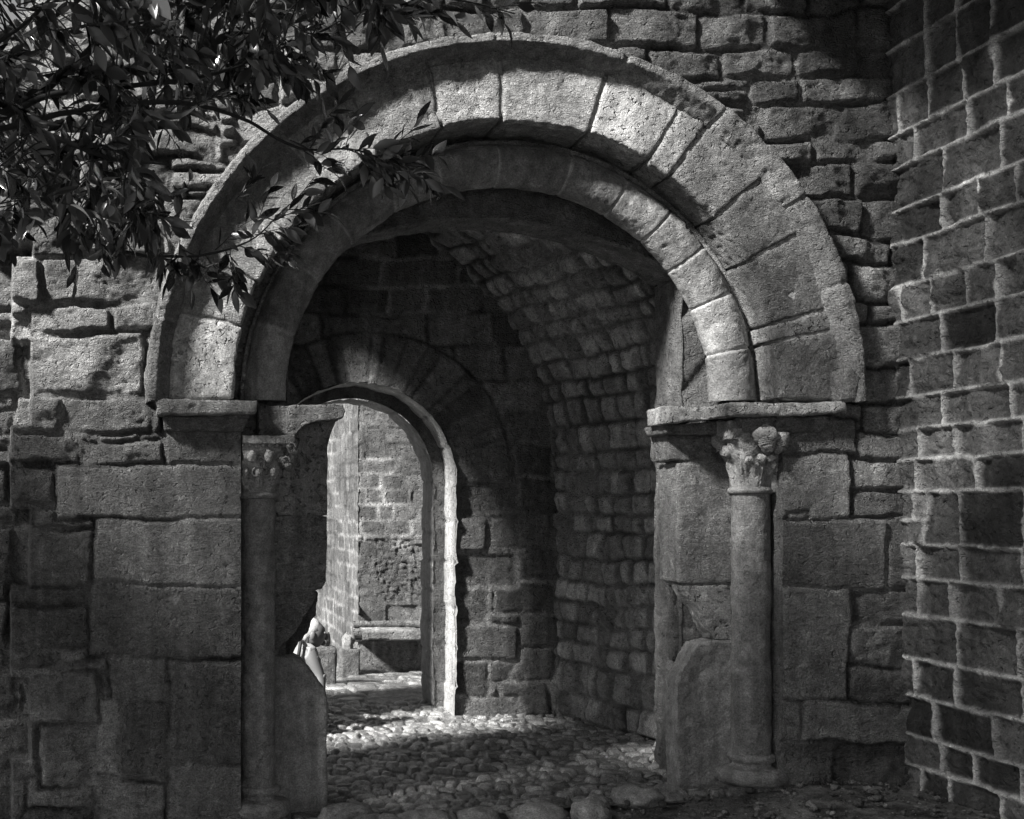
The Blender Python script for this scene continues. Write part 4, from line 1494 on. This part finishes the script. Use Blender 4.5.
def add_leaf(base, d, nrm, length, width, curl, tone):
    d = d / np.linalg.norm(d)
    s = np.cross(d, nrm)
    s /= max(np.linalg.norm(s), 1e-9)
    nrm = np.cross(s, d)
    i0 = len(LV) * 21
    vs = []
    for t, w in prof_l:
        c = base + d * length * t + nrm * (curl * length * t * t * -1)
        fold = 0.28 * w * width
        vs += [c - s * w * width + nrm * fold, c, c + s * w * width + nrm * fold]
    LV.append(np.array(vs))
    for k in range(len(prof_l) - 1):
        a_ = i0 + 3 * k
        LQ.append((a_, a_ + 1, a_ + 4, a_ + 3))
        LQ.append((a_ + 1, a_ + 2, a_ + 5, a_ + 4))
    LT.append(np.full(len(vs), tone))


twig_meshes = []
rgt = np.random.default_rng(77)


def twig(start, d, length, nl, droop=0.25, ll=(0.085, 0.135)):
    d = d / np.linalg.norm(d)
    n = 7
    pts = []
    p_ = np.array(start, float)
    for k in range(n):
        pts.append(p_.copy())
        d = d + np.array([rgt.normal(0, .12), rgt.normal(0, .12), rgt.normal(0, .12) - droop * 0.3])
        d /= np.linalg.norm(d)
        p_ = p_ + d * length / (n - 1)
    twig_meshes.append(tube_mesh(pts, [0.0032 - 0.0022 * k / n for k in range(n)], 5, 0.03))
    pa = np.array(pts)
    for k in range(nl):
        t = (k + 0.8) / nl * (n - 1)
        i_ = min(int(t), n - 2)
        b_ = pa[i_] + (pa[i_ + 1] - pa[i_]) * (t - i_)
        td = pa[i_ + 1] - pa[i_]
        td = td / np.linalg.norm(td)
        side = rgt.normal(0, 1, 3)
        side -= td * np.dot(side, td)
        side /= np.linalg.norm(side)
        ld = td * rgt.uniform(0.35, 1.0) + side * rgt.uniform(0.4, 0.9) + np.array([0, 0, -droop * rgt.uniform(0, 1.6)])
        if k == nl - 1:
            ld = td
        nr_ = np.array([0, 0, 1.0]) + rgt.normal(0, 0.65, 3)
        L_ = rgt.uniform(*ll)
        add_leaf(b_, ld, nr_, L_, L_ * rgt.uniform(0.15, 0.24), rgt.uniform(-0.25, 0.55), rgt.choice([0.012, 0.02, 0.03, 0.045, 0.07, 0.12]))


def in_lit(q, m=1.0):  # keeps gaps for sunbeams between the unseen added leaves
    t = (7.0 - q[1]) / 0.33
    X_, Z_ = q[0] + 0.69 * t, q[2] - 0.645 * t
    for zt_ in (0.0, 1.3):      # beams that fall on the passage floor and the doorway
        t = (q[2] - zt_) / 0.645
        if 0.4 < q[0] + 0.69 * t < 3.6 and 8.2 < q[1] + 0.33 * t < 10.4:
            return True
    t = (5.9 - q[1]) / 0.33     # beams that light the near foliage
    if t > 0.4 and -1.0 < q[0] + 0.69 * t < 1.6 and 2.9 < q[2] - 0.645 * t < 4.3:
        return True
    ex, ez = (X_ - 0.98) / (2.1 * m), (Z_ - 3.22 - 0.15 * (X_ - 1.0)) / (1.25 * m)
    return ex * ex + ez * ez < 1


def seed_region(n, xr, yr, Yr, dirpx, length=(0.16, 0.30), nl=(6, 11), droop=0.25, test=None):
    made = 0
    while made < n:
        px, py, Y = rgt.uniform(*xr), rgt.uniform(*yr), rgt.uniform(*Yr)
        if test is not None and not test(px, py):
            continue
        q = TP(px, py, Y)
        if (px < -30 or py < -30) and in_lit(q, 1.12):
            continue
        made += 1
        d_ = np.array([dirpx[0] + rgt.normal(0, 0.6), rgt.normal(0, 0.5), dirpx[1] + rgt.normal(0, 0.6)])
        # stem from the nearest limb
        k = np.argmin(np.linalg.norm(limbs_np - q, axis=1) + rgt.uniform(0, 0.15, len(limbs_np)))
        l0 = limbs_np[k]
        mid = (l0 + q) / 2 + rgt.normal(0, 0.04, 3)
        twig_meshes.append(tube_mesh(catmull([l0, mid, q], 5), 0.0035, 5, 0.03))
        twig(q, d_, rgt.uniform(*length), int(rgt.integers(*nl)), droop)


seed_region(120, (-40, 140), (-20, 215), (4.9, 6.3), (0.5, -0.3), test=lambda x, y: y < 225 - 0.10 * x)
seed_region(70, (120, 400), (-30, 40), (5.3, 6.5), (0.6, -0.1), test=lambda x, y: y < 52 - 0.07 * (x - 120))
seed_region(42, (120, 330), (30, 150), (5.3, 6.4), (0.6, -0.2), test=lambda x, y: y < 150 - 0.52 * (x - 120))
seed_region(14, (60, 150), (170, 225), (5.6, 6.2), (0.1, -0.8), droop=0.8)
for (px, py, Y, dx, dz, ln, nl) in [(150, 256, 6.2, 0.8, 0.1, 0.34, 10), (205, 255, 6.25, 0.5, -0.6, 0.26, 9), (190, 256, 6.2, 0.3, -0.8, 0.22, 8), (240, 246, 6.3, 0.7, -0.2, 0.26, 9), (250, 240, 6.3, 0.4, 0.6, 0.28, 9),
                                    (230, 250, 6.3, 0.2, -0.9, 0.18, 8), (215, 250, 6.25, 0.7, 0.5, 0.24, 8), (170, 235, 6.2, 0.4, 0.7, 0.3, 9), (270, 222, 6.3, 0.8, 0.2, 0.24, 9), (290, 205, 6.3, 0.5, 0.6, 0.2, 7),
                                    (350, 150, 6.0, 0.9, 0.3, 0.22, 9), (370, 155, 6.05, 0.9, -0.25, 0.30, 9), (380, 158, 6.05, 0.6, -0.6, 0.22, 8), (330, 152, 5.95, 0.5, 0.9, 0.22, 8), (375, 158, 6.0, 0.2, -0.9, 0.16, 6),
                                    (345, 150, 6.0, 0.2, 0.9, 0.18, 6), (400, 160, 6.1, 0.95, 0.1, 0.22, 8), (385, 160, 6.1, 0.95, -0.15, 0.34, 11), (390, 155, 6.15, 0.9, -0.4, 0.28, 9), (310, 148, 5.9, 0.6, 0.7, 0.24, 9), (290, 140, 5.9, 0.7, -0.3, 0.26, 9), (350, 150, 6.0, 0.7, -0.3, 0.26, 9), (385, 150, 6.1, 0.8, 0.5, 0.2, 8), (360, 150, 6.0, 0.5, -0.8, 0.22, 9), (255, 235, 6.3, 0.9, 0.35, 0.24, 9), (200, 250, 6.25, -0.2, -0.9, 0.2, 9), (265, 230, 6.3, 0.5, -0.5, 0.22, 9), (180, 240, 6.2, 0.1, -1, 0.2, 9), (285, 210, 6.3, 0.9, 0.0, 0.2, 8), (235, 200, 6.2, 0.6, 0.7, 0.2, 8), (225, 250, 6.25, 0.5, -0.7, 0.22, 9), (490, 8, 6.3, 0.9, -0.1, 0.18, 5), (470, 2, 6.3, 0.8, -0.3, 0.2, 6), (420, -8, 6.2, 0.7, -0.4, 0.25, 8), (300, 148, 5.9, 0.6, -0.4, 0.2, 6)]:
    twig(TP(px, py, Y), np.array([dx, rgt.normal(0, 0.2), dz]), ln, nl, 0.12)
# unseen crown added above and left for shade, gapped for lit beams
seed_region(110, (-420, 330), (-420, -40), (4.6, 6.6), (0.4, -0.2), length=(0.25, 0.4), nl=(9, 13))
seed_region(40, (-420, -60), (-60, 240), (4.8, 6.4), (0.3, -0.3), length=(0.25, 0.4), nl=(9, 13))
# unseen leaves added up towards the sun to shade the corner and wall foot
SUNV = np.array([-0.69, -0.33, 0.645])
for ccx, ccy, ccz in ((-2.9, 5.6, 6.5), (-4.2, 5.4, 7.0), (-2.2, 5.3, 7.6)):
    twig_meshes.append(tube_mesh(catmull([(-2.2, 5.5, 3.3), (-2.5 + ccx * 0.1, 5.5, 5.0), (ccx, ccy, ccz)], 6), [0.05 - 0.04 * q / 13 for q in range(13)], 8, 0.03))


def shade(x, z):
    """How dense the unseen added leaves are along the sunbeam that ends at this point of the wall."""
    d_ = 0.40
    if -0.4 < x < 0.6 and 0.9 < z < 2.3:
        return 0.08
    if z < 0.9:
        d_ = 0.97 if x < 0.7 else 0.7
    elif z < 2.15 and x < -0.25:
        d_ = 0.95
    if x > 2.7:
        d_ = 0.2 if z > 2.4 else (0.75 if z < 1.0 else 0.2)
    if x > 3.7:
        d_ = 0.97 if z < 0.8 or z > 2.8 else 0.3
    if z > 3.6 and x > 2.9:
        d_ = 0.5
    return d_


cnt = 0
while cnt < 420:
    X_, Z_, t_ = rgt.uniform(-2.0, 6.0), rgt.uniform(-0.6, 5.2), rgt.uniform(3.6, 8.0)
    if rgt.random() > shade(X_, Z_):
        continue
    Y0_ = rgt.uniform(5.6, 7.0) if X_ > 3.7 else 7.0
    q = np.array([X_, Y0_, Z_]) + SUNV * t_
    if in_lit(q, 1.1):
        continue
    qx, qy = 150 + q[0] * F / q[1], 508 - (q[2] - CH) * F / q[1]
    if -170 < qx < 1190 and qy > -170:
        continue
    cnt += 1
    for _ in range(9):
        o_ = q + rgt.normal(0, 0.16, 3)
        L_ = rgt.uniform(0.14, 0.24)
        add_leaf(o_, rgt.normal(0, 1, 3), rgt.normal(0, 1, 3) + np.array([0, 0, 0.8]), L_, L_ * 0.2, 0.1, rgt.uniform(0.012, 0.035))
# unseen leaves added overhead to block sky light
cnt = 0
while cnt < 480:
    q = np.array([rgt.uniform(-4.5, 5.5), rgt.uniform(-3.5, 5.8), rgt.uniform(4.6, 7.2)])
    tt_ = (7.0 - q[1]) / 0.33
    if -0.4 < q[0] + 0.69 * tt_ < 0.6 and 0.9 < q[2] - 0.645 * tt_ < 2.3:
        continue
    tr_ = (4.2 - q[0]) / 0.69
    if 5.7 < q[1] + 0.33 * tr_ < 7.0 and 0.7 < q[2] - 0.645 * tr_ < 2.5 and rgt.random() < 0.6:
        continue
    if 2.6 < q[0] + 0.69 * tt_ < 3.8 and 1.0 < q[2] - 0.645 * tt_ < 4.3 and rgt.random() < 0.9:
        continue
    if in_lit(q, 1.1) or (q[1] > 0.4 and 508 - (q[2] - 0.5 - CH) * F / q[1] > -60):
        continue
    cnt += 1
    for _ in range(10):
        L_ = rgt.uniform(0.26, 0.42)
        add_leaf(q + rgt.normal(0, 0.2, 3) * np.array([1, 1, 0.4]), rgt.normal(0, 1, 3) * np.array([1, 1, 0.3]), rgt.normal(0, 0.4, 3) + np.array([0, 0, 1.0]), L_, L_ * 0.24, 0.1, 0.03)
cnt = 0  # unseen leaves added at the left to darken the lower wall
while cnt < 320:
    q = np.array([rgt.uniform(-6.5, -0.6), rgt.uniform(0.3, 6.3), rgt.uniform(1.8, 6.5)])
    tt_ = (7.0 - q[1]) / 0.33
    if -0.4 < q[0] + 0.69 * tt_ < 0.6 and 0.9 < q[2] - 0.645 * tt_ < 2.3:
        continue
    if in_lit(q, 1.12) or (150 + q[0] * F / q[1] > -130 - 0.35 * F / q[1]):
        continue
    cnt += 1
    for _ in range(10):
        L_ = rgt.uniform(0.2, 0.34)
        add_leaf(q + rgt.normal(0, 0.18, 3), rgt.normal(0, 1, 3), rgt.normal(0, 0.7, 3) + np.array([0.4, -0.3, 0.6]), L_, L_ * 0.24, 0.1, 0.025)
for k in range(6):
    twig_meshes.append(tube_mesh(catmull([(-2.2, 5.5, 3.3), (-1.9, 5.0, 5.2), (-0.5 + k * 0.7, 4.2 - 0.3 * k, 5.9), (1.5 + k * 0.6, 3.4 - 0.4 * k, 6.3)], 6), [0.045 - 0.038 * q / 19 for q in range(19)], 8, 0.03))
link('twigs', join_meshes(twig_meshes), M_BARK, tree)
link('crown', mesh_np(np.concatenate(LV), np.array(LQ), np.concatenate(LT)), M_LEAF, tree)  # seen foliage plus the unseen leaves added to shape the light

# ================================================================== unseen EAVE added to shade the corner
ev_ = empty('shading_eave', (4.2, 6.4, 4.75), 'unseen timber eave added to shade the corner of the block wall', 'roof')
link('boarding', bm_mesh(box_mesh(3.3, 4.9, 2.6, 7.3, 4.62, 4.68)), M_WOOD, ev_, smooth=False)
for k in range(10):
    y = 2.8 + k * 0.44
    link('rafter', bm_mesh(box_mesh(3.35, 4.75, y, y + 0.09, 4.50, 4.617)), M_WOOD, ev_, smooth=False)

# ================================================================== LIGHT
SUN = Vector((-0.69, -0.33, 0.645)).normalized()
w = bpy.data.worlds.new('World')
S.world = w
w.use_nodes = True
nt = w.node_tree
bg = nt.nodes['Background']
sky = nt.nodes.new('ShaderNodeTexSky')
sky.sky_type = 'NISHITA'
sky.sun_disc = False
sky.sun_elevation = math.asin(SUN.z)
sky.sun_rotation = math.atan2(SUN.x, SUN.y)
bwn = nt.nodes.new('ShaderNodeRGBToBW')
nt.links.new(sky.outputs[0], bwn.inputs[0])
nt.links.new(bwn.outputs[0], bg.inputs[0])
bg.inputs[1].default_value = 0.05
sl = bpy.data.lights.new('sun', 'SUN')
sl.energy = 5.0
sl.angle = R(7)
sl.color = (1.0, 0.99, 0.97)
so = bpy.data.objects.new('sun', sl)
COL.objects.link(so)
so.rotation_euler = SUN.to_track_quat('Z', 'Y').to_euler()
so.location = (-6, 0, 8)

S.view_settings.view_transform = 'Standard'
S.view_settings.look = 'None'
S.view_settings.exposure = 1.65
S.view_settings.gamma = 1
S.view_settings.use_curve_mapping = False
S.render.engine = 'CYCLES'
S.cycles.use_denoising = True
S.cycles.max_bounces = 8
S.cycles.diffuse_bounces = 5
